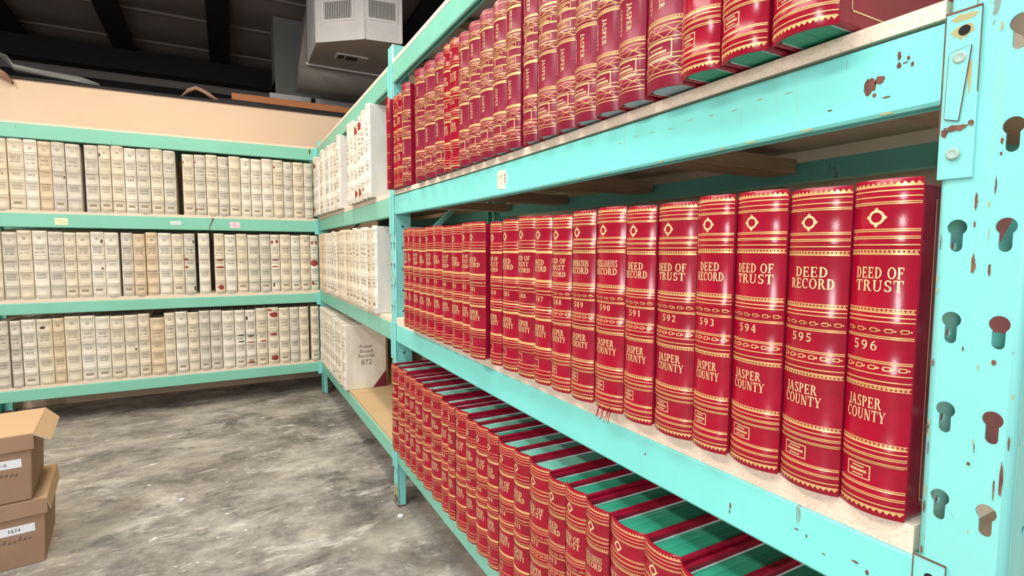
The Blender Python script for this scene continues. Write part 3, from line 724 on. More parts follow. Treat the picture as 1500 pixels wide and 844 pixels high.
def d_lace(mb, sp, t0, t1, mi, fine):
    if not fine: d_strip(mb, sp, t0, t1, mi); return
    k = (t1-t0)
    d_strip(mb, sp, t0, t0+k*0.16, mi); d_strip(mb, sp, t1-k*0.2, t1, mi)
    n = max(6, int(sp.L*0.95/0.0045)); w_ = sp.L*0.96/n; e = w_*0.2
    for i in range(n):
        u = -sp.L*0.48+w_*i
        d_quad(mb, sp, [(u, t1-k*0.2), (u+e, t1-k*0.2), (u+w_/2+e/2, t0+k*0.16), (u+w_/2-e/2, t0+k*0.16)], mi)
        d_quad(mb, sp, [(u+w_-e, t1-k*0.2), (u+w_, t1-k*0.2), (u+w_/2+e/2, t0+k*0.16), (u+w_/2-e/2, t0+k*0.16)], mi)
        d_quad(mb, sp, [(u+w_*0.3, t1-k*0.2), (u+w_*0.7, t1-k*0.2), (u+w_*0.5, t1-k*0.55)], mi)
def d_chain(mb, sp, t, mi):
    n = max(3, int(sp.L/0.0145)); w_ = sp.L*0.94/n; hk = 0.0026/sp.h; e = 0.0009; ek = e/sp.h
    for i in range(n):
        c = -sp.L*0.47+w_*(i+0.5); a, b = c-w_*0.33, c+w_*0.33
        o = [(a, t), (a+w_*0.12, t-hk), (b-w_*0.12, t-hk), (b, t), (b-w_*0.12, t+hk), (a+w_*0.12, t+hk)]
        for j in range(6):
            p, q = o[j], o[(j+1) % 6]; s = 0.72
            d_quad(mb, sp, [p, q, (c+(q[0]-c)*s, t+(q[1]-t)*(s-0.1)), (c+(p[0]-c)*s, t+(p[1]-t)*(s-0.1))], mi)
        d_quad(mb, sp, [(b+w_*0.06, t-hk*0.6), (b+w_*0.17, t), (b+w_*0.06, t+hk*0.6), (b-w_*0.02, t)], mi)
def d_text(mb, sp, t, txt, cap, mi, maxu=0.8, rot=False, u=0.0, gap=0.1, maxlen=None):
    q, W = word(txt, gap)
    if not rot:
        sx = min(cap, sp.L*maxu/W)
        for quad in q: mb.poly([sp.P(u+p[0]*sx, t-p[1]*cap/sp.h, OFF*1.4) for p in quad], mi)
    else:
        sx = cap if maxlen is None else min(cap, maxlen/W)
        for quad in q: mb.poly([sp.P(u+p[1]*cap, t+p[0]*sx/sp.h, OFF*1.4) for p in quad], mi)
def d_box(mb, sp, u0, u1, t0, t1, mi, th=0.0011):
    k = th/sp.h
    d_strip(mb, sp, t0, t0+k, mi, u0, u1); d_strip(mb, sp, t1-k, t1, mi, u0, u1)
    d_strip(mb, sp, t0, t1, mi, u0, u0+th); d_strip(mb, sp, t0, t1, mi, u1-th, u1)
def d_emblem(mb, sp, t, mi, r=0.0115, u0=0.0):
    n = 20
    for i in range(n):
        a, b = 2*PI*i/n, 2*PI*(i+1)/n
        q = lambda x, k: (u0+k*r*0.95*math.cos(x), t+k*r*0.92*math.sin(x)/sp.h)
        d_quad(mb, sp, [q(a, 1.0), q(b, 1.0), q(b, 0.68), q(a, 0.68)], mi)
    for i in range(4):
        a = PI/2*i; c = (u0+1.02*r*0.95*math.cos(a), t+1.0*r*math.sin(a)/sp.h); e = r*0.25
        d_quad(mb, sp, [(c[0]-e, c[1]), (c[0], c[1]-e/sp.h), (c[0]+e, c[1]), (c[0], c[1]+e/sp.h)], mi)
def d_xband(mb, sp, t0, t1, mi):
    n = max(2, int(sp.L/0.03)); w_ = sp.L*0.96/n; e = 0.0012/sp.h
    d_line(mb, sp, t0, mi); d_line(mb, sp, t1, mi); d_line(mb, sp, (t0+t1)/2, mi, th=0.0009)
    for i in range(n):
        u = -sp.L*0.48+w_*i; k = 4
        for j in range(k):
            f0, f1 = j/k, (j+1)/k
            d_quad(mb, sp, [(u+w_*f0, t0+(t1-t0)*f0), (u+w_*f1, t0+(t1-t0)*f1), (u+w_*f1, t0+(t1-t0)*f1+e), (u+w_*f0, t0+(t1-t0)*f0+e)], mi)
            d_quad(mb, sp, [(u+w_*f0, t1-(t1-t0)*f0), (u+w_*f1, t1-(t1-t0)*f1), (u+w_*f1, t1-(t1-t0)*f1+e), (u+w_*f0, t1-(t1-t0)*f0+e)], mi)
def micro(mb, sp, u0, u1, t0, t1, mi, rows=3, seed=0):
    """the maker's stamp: letters far too small to read"""
    g = random.Random(seed); dt = (t1-t0)/rows
    for r in range(rows):
        m = 0.15 if r == 1 else 0.26
        u = u0+(u1-u0)*m; e = u1-(u1-u0)*m; h = dt*(0.6 if r == 1 else 0.36); tc = t0+dt*(r+0.5)
        while u < e:
            wd = (u1-u0)*(0.025+0.02*g.random())
            d_quad(mb, sp, [(u, tc-h/2), (u+wd, tc-h/2), (u+wd, tc+h/2), (u, tc+h/2)], mi); u += wd*1.5
H_HUBS = [(0.055, 0.030), (0.178, 0.026), (0.42, 0.028), (0.575, 0.026), (0.815, 0.032), (0.945, 0.03)]
def deco_h(mb, sp, title, num, fine, seed=0, du=0.0):
    g, l = 1, 2
    d_saw(mb, sp, 0.024, 0.010, g)
    d_line(mb, sp, 0.035, g); d_line(mb, sp, 0.052, g); d_line(mb, sp, 0.070, g, fine)
    d_emblem(mb, sp, 0.111, l, 0.0098, -0.05*sp.L)
    d_line(mb, sp, 0.148, g, fine); d_line(mb, sp, 0.169, g, fine); d_line(mb, sp, 0.190, g)
    d_lace(mb, sp, 0.204, 0.219, g, fine)
    cap = 0.0135
    n = len(title)
    if n == 2: tt = (0.272, 0.310)
    elif n == 3: tt = (0.256, 0.293, 0.330)
    else: tt = (0.29,)
    for t, x in zip(tt, title): d_text(mb, sp, t, x, cap if n < 3 else 0.0115, l, 0.48 if len(x) < 5 else 0.66, u=0.0)
    d_lace(mb, sp, 0.375, 0.390, g, fine)
    d_line(mb, sp, 0.401, g); d_line(mb, sp, 0.414, g); 
    if fine: d_chain(mb, sp, 0.440, g)
    else: d_line(mb, sp, 0.440, g, th=0.003)
    d_line(mb, sp, 0.461, g, fine)
    d_text(mb, sp, 0.488, num, 0.0115, l, 0.5, gap=0.3, u=(du*1.2)*sp.L)
    d_line(mb, sp, 0.535, g, fine)
    if fine: d_chain(mb, sp, 0.552, g)
    else: d_line(mb, sp, 0.552, g, th=0.003)
    d_line(mb, sp, 0.570, g); d_line(mb, sp, 0.590, g)
    d_lace(mb, sp, 0.617, 0.603, g, fine) if fine else d_strip(mb, sp, 0.603, 0.617, g)
    d_text(mb, sp, 0.660, 'JASPER', cap, l, 0.50, u=du*sp.L); d_text(mb, sp, 0.699, 'COUNTY', cap, l, 0.58, u=(du+0.02)*sp.L)
    d_lace(mb, sp, 0.775, 0.789, g, fine)
    d_line(mb, sp, 0.801, g); d_line(mb, sp, 0.818, g, fine); d_line(mb, sp, 0.838, g, fine)
    u0, u1 = -sp.L*0.31, sp.L*0.05
    d_box(mb, sp, u0, u1, 0.853, 0.898, l)
    if fine: micro(mb, sp, u0, u1, 0.857, 0.894, l, 3, seed)
    d_line(mb, sp, 0.915, g, fine); d_line(mb, sp, 0.938, g, fine); d_line(mb, sp, 0.960, g)
    d_saw(mb, sp, 0.972, 0.986, g)
V_HUBS = [(0.09, 0.022), (0.312, 0.022), (0.498, 0.022), (0.785, 0.022), (0.91, 0.022)]
def deco_v(mb, sp, title, sub, num, fine, seed=0):
    g, l = 1, 2
    d_line(mb, sp, 0.025, g)
    d_xband(mb, sp, 0.075, 0.108, g)
    d_strip(mb, sp, 0.118, 0.132, g)
    for t, u, x, cap in ((0.2, 0.12, title, 0.0105), (0.2, -0.18, sub, 0.0075)):
        d_text(mb, sp, t, x, cap, l, rot=True, u=sp.L*u, maxlen=0.115*sp.h)
    d_strip(mb, sp, 0.268, 0.280, g)
    d_xband(mb, sp, 0.296, 0.328, g)
    d_line(mb, sp, 0.338, g); d_box(mb, sp, -sp.L*0.3, sp.L*0.34, 0.345, 0.372, g); micro(mb, sp, -sp.L*0.3, sp.L*0.34, 0.348, 0.37, g, 2, seed)
    d_line(mb, sp, 0.378, g, th=0.003)
    d_text(mb, sp, 0.403, num, 0.0085, l, rot=True, u=0.0, maxlen=0.036*sp.h)
    d_line(mb, sp, 0.428, g, th=0.003)
    d_box(mb, sp, -sp.L*0.3, sp.L*0.34, 0.435, 0.468, g); micro(mb, sp, -sp.L*0.3, sp.L*0.34, 0.438, 0.465, g, 2, seed+1)
    d_xband(mb, sp, 0.482, 0.515, g)
    d_lace(mb, sp, 0.528, 0.545, g, fine)
    d_text(mb, sp, 0.63, 'JASPER', 0.0105, l, rot=True, u=sp.L*0.09, maxlen=0.12*sp.h)
    d_text(mb, sp, 0.64, 'COUNTY', 0.0085, l, rot=True, u=-sp.L*0.2, maxlen=0.12*sp.h)
    d_lace(mb, sp, 0.728, 0.745, g, fine)
    d_xband(mb, sp, 0.758, 0.808, g)
    d_line(mb, sp, 0.822, g); d_box(mb, sp, -sp.L*0.36, sp.L*0.3, 0.815, 0.885, l, 0.0016)
    if fine: micro(mb, sp, -sp.L*0.36, sp.L*0.3, 0.835, 0.868, l, 2, seed)
    d_line(mb, sp, 0.872, g)
    d_xband(mb, sp, 0.89, 0.938, g)
    d_line(mb, sp, 0.952, g)
def rounded_board(mb, x0, x1, y0, y1, z0, z1, mi=0, r=0.003):
    """cover board with rounded edges, lying in the y-z plane"""
    xc, hx = (x0+x1)/2, (x1-x0)/2
    prof = []
    for k in range(5):
        a = -PI/2+PI*k/4; prof.append((hx*math.sin(a), r*math.cos(a)))
    rows = []
    for dx, e in prof:
        y0_, y1_, z0_, z1_ = y0+r-e, y1-r+e, z0+r-e, z1-r+e
        rows.append([(xc+dx, y0_, z0_), (xc+dx, y1_, z0_), (xc+dx, y1_, z1_), (xc+dx, y0_, z1_), (xc+dx, y0_, z0_)])
    mb.grid(rows, mi, False)
    mb.poly(rows[0][:4], mi); mb.poly(rows[-1][:4][::-1], mi)
def fix_normals(o):
    bm = bmesh.new(); bm.from_mesh(o.data); bmesh.ops.recalc_face_normals(bm, faces=bm.faces); bm.to_mesh(o.data); bm.free()
def red_book(loc, rz, w_, h, style, title, num, px, spine_m, page_m, label, group, depth=0.33, phi=43, drop=0.006, side_rule=False):
    """px = rough width in photo pixels, sets how fine the tooling is"""
    fine = px > 26; nu = 18 if px > 50 else 12 if px > 20 else 8
    r = empty('record_book', loc, rz); tag(r, label, 'book', group)
    sp = Spine(w_-0.0016, h, phi, nu, H_HUBS if style == 'H' else V_HUBS if style == 'V' else [], 0.0015 if style != 'P' else 0)
    mb = MB(); spine_mesh(sp, mb, 0, 3)
    if style == 'H': deco_h(mb, sp, title, num, fine, len(label), interp(px, [10, 45, 60, 80, 120], [0.03, 0.03, -0.02, -0.06, -0.11]))
    elif style == 'V': deco_v(mb, sp, title[0], title[1], num, fine, len(label))
    else:
        for t in (0.08, 0.1, 0.25, 0.4, 0.42, 0.6, 0.75, 0.77, 0.92): d_line(mb, sp, t, 1, th=0.002)
    mb.build('spine', [spine_m, 'gold', 'gold_pale', 'liner'], r, weld=False)
    tb = min(0.0105, w_*0.14); hw = w_/2-0.0011
    for sgn in (-1, 1):
        s = MB(); a, b = sorted((sgn*hw, sgn*(hw-tb)))
        rounded_board(s, a, b, sp.sag*0.62+0.006, depth, 0.0015, h-drop, 0, 0.0034)
        o = s.build('cover_board', ['board_red', 'gold'], r)
        if side_rule and sgn == 1:
            s2 = MB()
            for (ya, yb, za, zb) in ((0.045, 0.047, 0.02, h-0.025), (0.045, depth-0.02, 0.02, 0.022)):
                s2.poly([(hw+0.0006, ya, za), (hw+0.0006, yb, za), (hw+0.0006, yb, zb), (hw+0.0006, ya, zb)], 0)
            s2.build('gold_rule', 'gold_pale', o)
    s = MB(); pw = hw-tb-0.0006
    n = 6; y0 = sp.sag*0.75+0.006
    pw -= 0.0013
    ring = [(pw*(-1+2*i/n), y0-0.012*(1-(-1+2*i/n)**2)) for i in range(n+1)]+[(pw*(1-2*i/n), depth-0.012-0.010*(1-(1-2*i/n)**2)) for i in range(n+1)]
    s.prism(ring, 0.004, h-drop-0.013)
    for sg in (-1, 1):
        a, b = sorted((sg*(pw+0.0002), sg*(pw+0.0012))); s.box((a, y0+0.004, 0.003), (b, depth-0.014, h-drop-0.0105), 1)
    s.build('page_block', [page_m, 'paper'], r, weld=False)
    return r
W_HUBS = [(0.04, 0.03), (0.195, 0.026), (0.41, 0.03), (0.595, 0.026), (0.80, 0.03), (0.96, 0.03)]
def canvas_book(loc, rz, w_, h, cm, num, label, group, rng, depth=0.34, phi=34, tears=(), title=('DEED', 'RECORD'), nu=6, side=None, ridge=0.0016):
    h = min(h, 0.489)
    r = empty('canvas_record_book', loc, rz); tag(r, label, 'book', group)
    sp = Spine(w_-0.0045, h, phi, nu, W_HUBS, ridge)
    mb = MB(); spine_mesh(sp, mb, 0)
    jit = rng.uniform(-0.008, 0.008)
    for t in (0.03, 0.05, 0.175, 0.205, 0.37, 0.395, 0.43, 0.58, 0.61, 0.79, 0.83, 0.95, 0.97):
        if rng.random() < 0.9: d_line(mb, sp, t+jit, 2, th=rng.choice((0.0012, 0.002, 0.003)))  # shade along the ridges drawn as brown lines
    if rng.random() < 0.75: d_emblem(mb, sp, 0.115+jit, 1 if rng.random() < 0.5 else 2, 0.007+0.003*rng.random())
    ink = 1 if rng.random() < 0.75 else 2
    if len(title) == 2:
        d_text(mb, sp, 0.27+jit, title[0], 0.012, ink, 0.55); d_text(mb, sp, 0.325+jit, title[1], 0.012, ink, 0.62)
    else:
        for t, x in zip((0.25, 0.285, 0.32), title): d_text(mb, sp, t+jit, x, 0.011, ink, 0.6)
    d_text(mb, sp, 0.49+jit, num, 0.0155, 1 if rng.random() < 0.7 else 2, 0.5, gap=0.2)
    d_text(mb, sp, 0.655+jit, 'JASPER', 0.011, ink, 0.62); d_text(mb, sp, 0.695+jit, 'COUNTY', 0.011, ink, 0.64)
    d_strip(mb, sp, 0.875+jit, 0.915+jit, 2, -sp.L*0.26, sp.L*0.26) if rng.random() < 0.6 else None
    for (u, t, ru, rt, dark) in tears:
        rows = []; K = 6
        for k in range(K+1):
            f = -1+2*k/K; hwid = ru*sp.L*max(0.12, math.sqrt(max(0, 1-f*f)))*(0.75+0.4*rng.random()); cx = u*sp.L+ru*sp.L*0.2*(rng.random()-0.5)
            a, b = max(-sp.L*0.49, cx-hwid), min(sp.L*0.49, cx+hwid)
            rows.append([sp.P(a+(b-a)*q/6, t+rt*f, OFF*2.2) for q in range(7)])
        mb.grid(rows, 4 if dark else 3, True)
    mb.build('spine', [cm, 'ink', 'line', 'tear', 'tear_dark'], r, weld=False)
    tb = 0.008; hw = w_/2-0.0022
    for sgn in (-1, 1):
        s = MB(); a, b = sorted((sgn*hw, sgn*(hw-tb))); rounded_board(s, a, b, sp.sag*0.7+0.001, depth, 0.0, h-0.004, 0, 0.003)
        o = s.build('cover_board', cm, r)
        if side and sgn == 1: side(o, hw, depth, h)
    s = MB(); pw = hw-tb-0.0006
    s.box((-pw, sp.sag+0.004, 0.004), (pw, depth-0.012, h-0.008)); s.build('page_block', 'pages_white', r)
    return r
ORD = ['first', 'second', 'third', 'fourth', 'fifth', 'sixth', 'seventh', 'eighth', 'ninth', 'tenth', 'eleventh', 'twelfth', 'thirteenth', 'fourteenth', 'fifteenth', 'sixteenth', 'seventeenth', 'eighteenth', 'nineteenth', 'twentieth', 'twenty-first', 'twenty-second', 'twenty-third', 'twenty-fourth', 'twenty-fifth', 'twenty-sixth', 'twenty-seventh', 'twenty-eighth']
RZ_A = -PI/2
def sagz(y, s): return -s*math.sin(PI*(y-BYS[0][0])/(BYS[0][1]-BYS[0][0]))
def interp(x, xs, ys):
    if x <= xs[0]: return ys[0]
    for i in range(len(xs)-1):
        if x <= xs[i+1]: return ys[i]+(ys[i+1]-ys[i])*(x-xs[i])/(xs[i+1]-xs[i])
    return ys[-1]
DOT, DR, DOTR = ('DEED OF', 'TRUST'), ('DEED', 'RECORD'), ('DEED OF', 'TRUST', 'RECORD')
# middle shelf, volumes 574 to 596
MID = [(2.1954, 2.1242), (2.1242, 2.0752), (2.0752, 1.9933), (1.9933, 1.9212), (1.9212, 1.8438), (1.8438, 1.7568), (1.7568, 1.6715), (1.6715, 1.5784), (1.5784, 1.5072), (1.5072, 1.3990), (1.3736, 1.3044), (1.3044, 1.2170), (1.2170, 1.1296), (1.1296, 1.0533), (1.0533, 0.9729), (0.9729, 0.8887), (0.8887, 0.7977), (0.7977, 0.7166), (0.7166, 0.6250), (0.6250, 0.5523), (0.5523, 0.4677), (0.4677, 0.3827), (0.3827, 0.3065)]
for i, (yl, yr) in enumerate(MID):
    v = 574+i; yc = (yl+yr)/2
    title = {589: ('CORPORATION', 'RECORD'), 590: ('MISCELLANEOUS', 'RECORD'), 592: DOT, 594: DOT, 596: DOT}.get(v, DR if v % 2 else (DOTR if v < 589 else DR))
    xf = interp(yc, [0.3, 0.5, 0.9, 2.2], [-0.013, -0.022, -0.036, -0.050])-(0.012 if v == 583 else 0)
    px = interp(yc, [0.34, 0.6, 1.0, 1.5, 2.2], [117, 55, 28, 15, 7])
    lab = 'red leather book lettered %s %d on the middle shelf' % (' '.join(title).title(), v) if v > 584 else 'red leather book on the middle red shelf, %s from the far post' % ORD[i]
    if v == 583: lab = 'red leather book jutting out before the narrow gap on the middle red shelf'
    if v == 596: lab = 'thick red book lettered Deed Of Trust 596 beside the near rack post'
    red_book((xf, yc, 0.9455+sagz(yc, 0.0055)), RZ_A, yl-yr, 0.413+0.003*math.sin(i*1.7), 'H', title, str(v), px, 'red' if i % 3 else 'red_warm', 'pages_white', lab, 'red record books on the middle shelf', side_rule=(v == 596))
# torn leather hanging from the foot of volume 590
t590 = [o for o in C.objects if o.get('label', '').endswith('590 on the middle shelf')][0]
s = MB(); g = random.Random(9)
for k in range(9):
    x = -0.012+0.042*g.random(); z0 = 0.012*g.random(); p = (x, 0.0005, z0+0.004); q = (x+0.012*(g.random()-0.4), -0.006-0.006*g.random(), z0-0.012-0.012*g.random()); r_ = (q[0]+0.008*(g.random()-0.5), q[1]-0.004, q[2]-0.005*g.random())
    s.bar(p, q, 0.0016, 0.0008); s.bar(q, r_, 0.0012, 0.0008)
s.build('torn_leather', 'red_warm', t590)['label'] = 'frayed leather shreds'
# bottom shelf, volumes 597 on
BOT = [(2.4600, 2.3586), (2.3586, 2.2445), (2.2445, 2.1681), (2.1681, 2.0977), (2.0977, 2.0122), (2.0122, 1.9133), (1.9133, 1.8035), (1.7894, 1.7194), (1.7194, 1.6598), (1.6598, 1.5625), (1.5625, 1.4890), (1.4890, 1.4014), (1.4014, 1.3303), (1.3303, 1.2374), (1.2374, 1.1543), (1.1543, 1.0579), (1.0579, 0.9840), (0.9840, 0.9048), (0.9048, 0.8261), (0.8261, 0.7244), (0.7244, 0.6318), (0.6318, 0.5500), (0.5500, 0.4680), (0.4680, 0.3860), (0.3860, 0.3040)]
for i, (yl, yr) in enumerate(BOT):
    v = 597+i; yc = (yl+yr)/2
    title = DR if v % 2 else DOT
    if v == 615: title = ('MISCELLANEOUS', 'RECORD')
    if v > 615: title = DOT if v % 2 == 0 else DR
    lab = 'red leather book numbered %d with green page tops on the bottom shelf' % v if 610 < v < 615 else 'red leather book lettered Miscellaneous Record with green page tops on the bottom shelf' if v == 615 else 'red leather book with green page tops, %s from the far post on the bottom shelf' % ORD[i]
    red_book((-0.038, yc, 0.3145+sagz(yc, 0.002)), RZ_A, yl-yr, 0.416+0.004*math.sin(i*2.3), 'H', title, str(v), interp(yc, [0.34, 0.8, 1.2, 2.2], [60, 40, 24, 9]), 'red' if i % 2 else 'red_warm', 'pages_green' if i > 15 else ('pages_glare' if i % 4 else 'pages_green'), lab, 'red record books on the bottom shelf', depth=0.36)
# upper shelf
UP = [(2.4600, 2.4150, 'P'), (2.4087, 2.3542, 'H'), (2.3542, 2.2967, 'H'), (2.2967, 2.2000, 'V'), (2.1155, 2.0066, 'V'), (1.9977, 1.8934, 'V'), (1.8783, 1.7823, 'V'), (1.7723, 1.7164, 'H'), (1.7164, 1.6420, 'H'), (1.6404, 1.5654, 'V'), (1.5601, 1.4829, 'V'), (1.4773, 1.3962, 'V'), (1.3863, 1.3093, 'V'), (1.3071, 1.2300, 'V'), (1.2063, 1.1399, 'V'), (1.1378, 1.0575, 'V'), (1.0532, 0.9780, 'V'), (0.9755, 0.8962, 'V'), (0.8921, 0.8197, 'V'), (0.8145, 0.7409, 'V'), (0.7303, 0.6443, 'V'), (0.6414, 0.5634, 'H'), (0.5608, 0.4828, 'H'), (0.4792, 0.3882, 'H')]
VT = [('DEED', 'RECORDS'), ('DEED OF TRUST', 'RECORDS')]
for i, (yl, yr, st) in enumerate(UP):
    yc = (yl+yr)/2
    xf = interp(yc, [0.4, 0.6, 0.8, 1.0, 2.2], [-0.062, -0.060, -0.042, -0.030, -0.022])
    if i == 0: xf = -0.040
    hh = interp(yc, [0.4, 1.4, 2.0, 2.3], [0.418, 0.418, 0.432, 0.436])+0.004*math.sin(i*1.9)
    if i in (1, 2): hh = 0.41
    if i == 0: hh = 0.415
    num = str(546+i)
    if i == 0: lab = 'thin plain red ledger with gold bars beside the far post on the upper shelf'
    elif st == 'V': lab = 'wine red book lettered sideways, %s from the far post, upper red shelf' % ORD[i]
    else: lab = 'red book with gold saw-tooth border, %s from the far post on the upper shelf' % ORD[i]
    if i == 23: lab = 'thick red book nearest the near post on the upper shelf, its side cover showing'
    if i == 3: lab = 'wine red book lettered sideways just left of the first gap, upper red shelf'
    red_book((xf, yc, 1.5485+sagz(yc, 0.0055)), RZ_A, yl-yr, hh, st, VT[i % 2] if st == 'V' else (DR if i % 2 else DOT), num, interp(yc, [0.4, 0.8, 1.5, 2.2], [100, 36, 15, 10]), 'wine' if st == 'V' else 'red', 'pages_green' if yc < 0.66 else 'pages_blue', lab, 'red record books on the upper shelf', depth=0.34, side_rule=(i == 23), phi=48)

# ------------------------------------------------------------------ cream canvas books in the far bay of the right rack
rng = random.Random(11)
def seq(y0, y1, w0, w1, rng):
    out = []; y = y0
    while y-y1 > w0*0.9:
        w_ = min(rng.uniform(w0, w1), y-y1); out.append((y, y-w_)); y -= w_+0.001
    return out
GB = 'cream record books in the far bay of the right rack'
r1 = seq(4.74, 3.60, 0.095, 0.115, rng); r1b = seq(3.40, 2.76, 0.09, 0.115, rng)
for i, (a, b) in enumerate(r1+r1b):
    yc = (a+b)/2; n1 = len(r1)
    xf = interp(yc, [2.8, 3.3, 3.62, 3.8, 4.3, 4.7], [-0.03, -0.03, -0.03, -0.03, -0.045, -0.055])+rng.uniform(-0.012, 0.004)
    tears = [(0.1, 0.12, 0.3, 0.05, False), (0, 0.9, 0.3, 0.05, False), (-0.2, 0.5, 0.15, 0.015, False)] if i in (1, n1+2, n1+3) else []
    lab = 'cream canvas book on the far bay upper shelf, %s from the corner' % ORD[i]
    if i == n1-1: lab = 'tall cream canvas book showing its blank side, far bay upper shelf, beside a gap'
    if i == len(r1+r1b)-1: lab = 'white canvas book showing its blank side beside the middle post, far bay upper shelf'
    canvas_book((xf, yc, 1.5455), RZ_A, a-b, 0.478+rng.uniform(-0.03, 0.012)+(0.02 if i in (n1-1, len(r1+r1b)-1) else 0), CANV[4] if i == len(r1+r1b)-1 else CANV[rng.choice((0, 1, 4, 1))], str(686+i), lab, GB, rng, tears=tears)
r2 = seq(4.72, 2.73, 0.092, 0.112, rng)
for i, (a, b) in enumerate(r2):
    yc = (a+b)/2
    lab = 'cream canvas book on the far bay middle shelf, %s from the corner' % ORD[i]
    if i == len(r2)-1: lab = 'pale canvas book beside the middle post, last on the far bay middle shelf'
    canvas_book((-0.022+rng.uniform(-0.006, 0.006), yc, 0.9305), RZ_A, a-b, 0.462+rng.uniform(-0.006, 0.008), CANV[4] if i == len(r2)-1 else CANV[rng.choice((0, 0, 1, 2))], str(439+i), lab, GB, rng)
r3 = seq(4.72, 3.73, 0.092, 0.112, rng)
def cover872(o, hw, depth, h):
    s = MB()
    s.poly([(hw+0.0008, depth, 0.001), (hw+0.0008, depth-0.095, 0.001), (hw+0.0008, depth, 0.12)], 0)
    s.build('corner_piece', 'maroon', o)['label'] = 'maroon leather corner'
    for t, zz, sz in (('Power', 0.285, 0.034), ('Bound', 0.252, 0.034), ('Records', 0.219, 0.034), ('872', 0.168, 0.05)):
        cu = bpy.data.curves.new('t', 'FONT'); cu.body = t; cu.size = sz; cu.align_x = 'CENTER'
        tmp = bpy.data.objects.new('t', cu); C.objects.link(tmp)
        dg = bpy.context.evaluated_depsgraph_get(); me = bpy.data.meshes.new_from_object(tmp.evaluated_get(dg))
        bpy.data.objects.remove(tmp)
        for v in me.vertices: v.co = Vector((hw+0.0009, 0.148+v.co.x, zz+v.co.y))
        me.materials.clear(); me.materials.append(M['ink'])
        ob = bpy.data.objects.new('cover_lettering', me); C.objects.link(ob); ob.parent = o
for i, (a, b) in enumerate(r3):
    yc = (a+b)/2
    canvas_book((-0.028, yc, 0.3055), RZ_A, a-b, 0.455+(0.02 if i < 6 else 0), CANV[rng.choice((0, 1, 4))], str(861+i), 'cream canvas book on the far bay bottom shelf, %s from the corner' % ORD[i], GB, rng)
canvas_book((-0.028, 3.675, 0.3055), RZ_A, 0.098, 0.455, CANV[1], '872', 'canvas book 872 with maroon corner, its lettered side cover facing the empty shelf', GB, rng, depth=0.285, side=cover872)

# ------------------------------------------------------------------ cream canvas books on the back rack
B1 = [(-2.0781, -1.9993), (-1.9993, -1.9128), (-1.9128, -1.8393), (-1.8393, -1.7661), (-1.7661, -1.6915), (-1.6915, -1.6060), (-1.5847, -1.5034), (-1.5034, -1.4313), (-1.4313, -1.3522), (-1.3522, -1.2794), (-1.2794, -1.1951), (-1.1951, -1.1135), (-1.1135, -1.0313), (-0.9901, -0.9103), (-0.9103, -0.8322), (-0.8322, -0.7503), (-0.7503, -0.6751), (-0.6751, -0.5902), (-0.5902, -0.5161), (-0.5161, -0.4368), (-0.4368, -0.3514), (-0.3514, -0.2733), (-0.2733, -0.1981), (-0.1981, -0.1130), (-0.1130, -0.0390)]
B2 = [(-2.1343, -2.0576), (-2.0576, -1.9764), (-1.9764, -1.8981), (-1.8981, -1.8145), (-1.8145, -1.7280), (-1.7280, -1.6579), (-1.6579, -1.5772), (-1.5772, -1.4948), (-1.4948, -1.4091), (-1.3976, -1.3235), (-1.3235, -1.2473), (-1.2473, -1.1683), (-1.1683, -1.0820), (-1.0820, -1.0003), (-1.0003, -0.9243), (-0.9054, -0.8257), (-0.7971, -0.7232), (-0.7232, -0.6397), (-0.6397, -0.5576), (-0.5576, -0.4695), (-0.4695, -0.3878), (-0.3878, -0.3142), (-0.3142, -0.2297), (-0.2297, -0.1562), (-0.1562, -0.0754), (-0.0754, -0.0080)]
B3 = [(-2.1368, -2.0536), (-2.0431, -1.9864), (-1.9864, -1.9056), (-1.9056, -1.8185), (-1.8185, -1.7523), (-1.7523, -1.6633), (-1.6633, -1.5761), (-1.5761, -1.4879), (-1.4879, -1.4017), (-1.4017, -1.3180), (-1.3180, -1.2433), (-1.2433, -1.1505), (-1.1505, -1.0786), (-1.0786, -0.9976), (-0.9976, -0.9206), (-0.9206, -0.8451), (-0.8451, -0.7610), (-0.7610, -0.6714), (-0.6714, -0.5934), (-0.5934, -0.5146), (-0.5146, -0.4271), (-0.4271, -0.3394), (-0.3394, -0.2544), (-0.2544, -0.1788), (-0.1788, -0.1000), (-0.0846, -0.0161)]
NAR = {0: 'top', 1: 'middle', 2: 'bottom'}
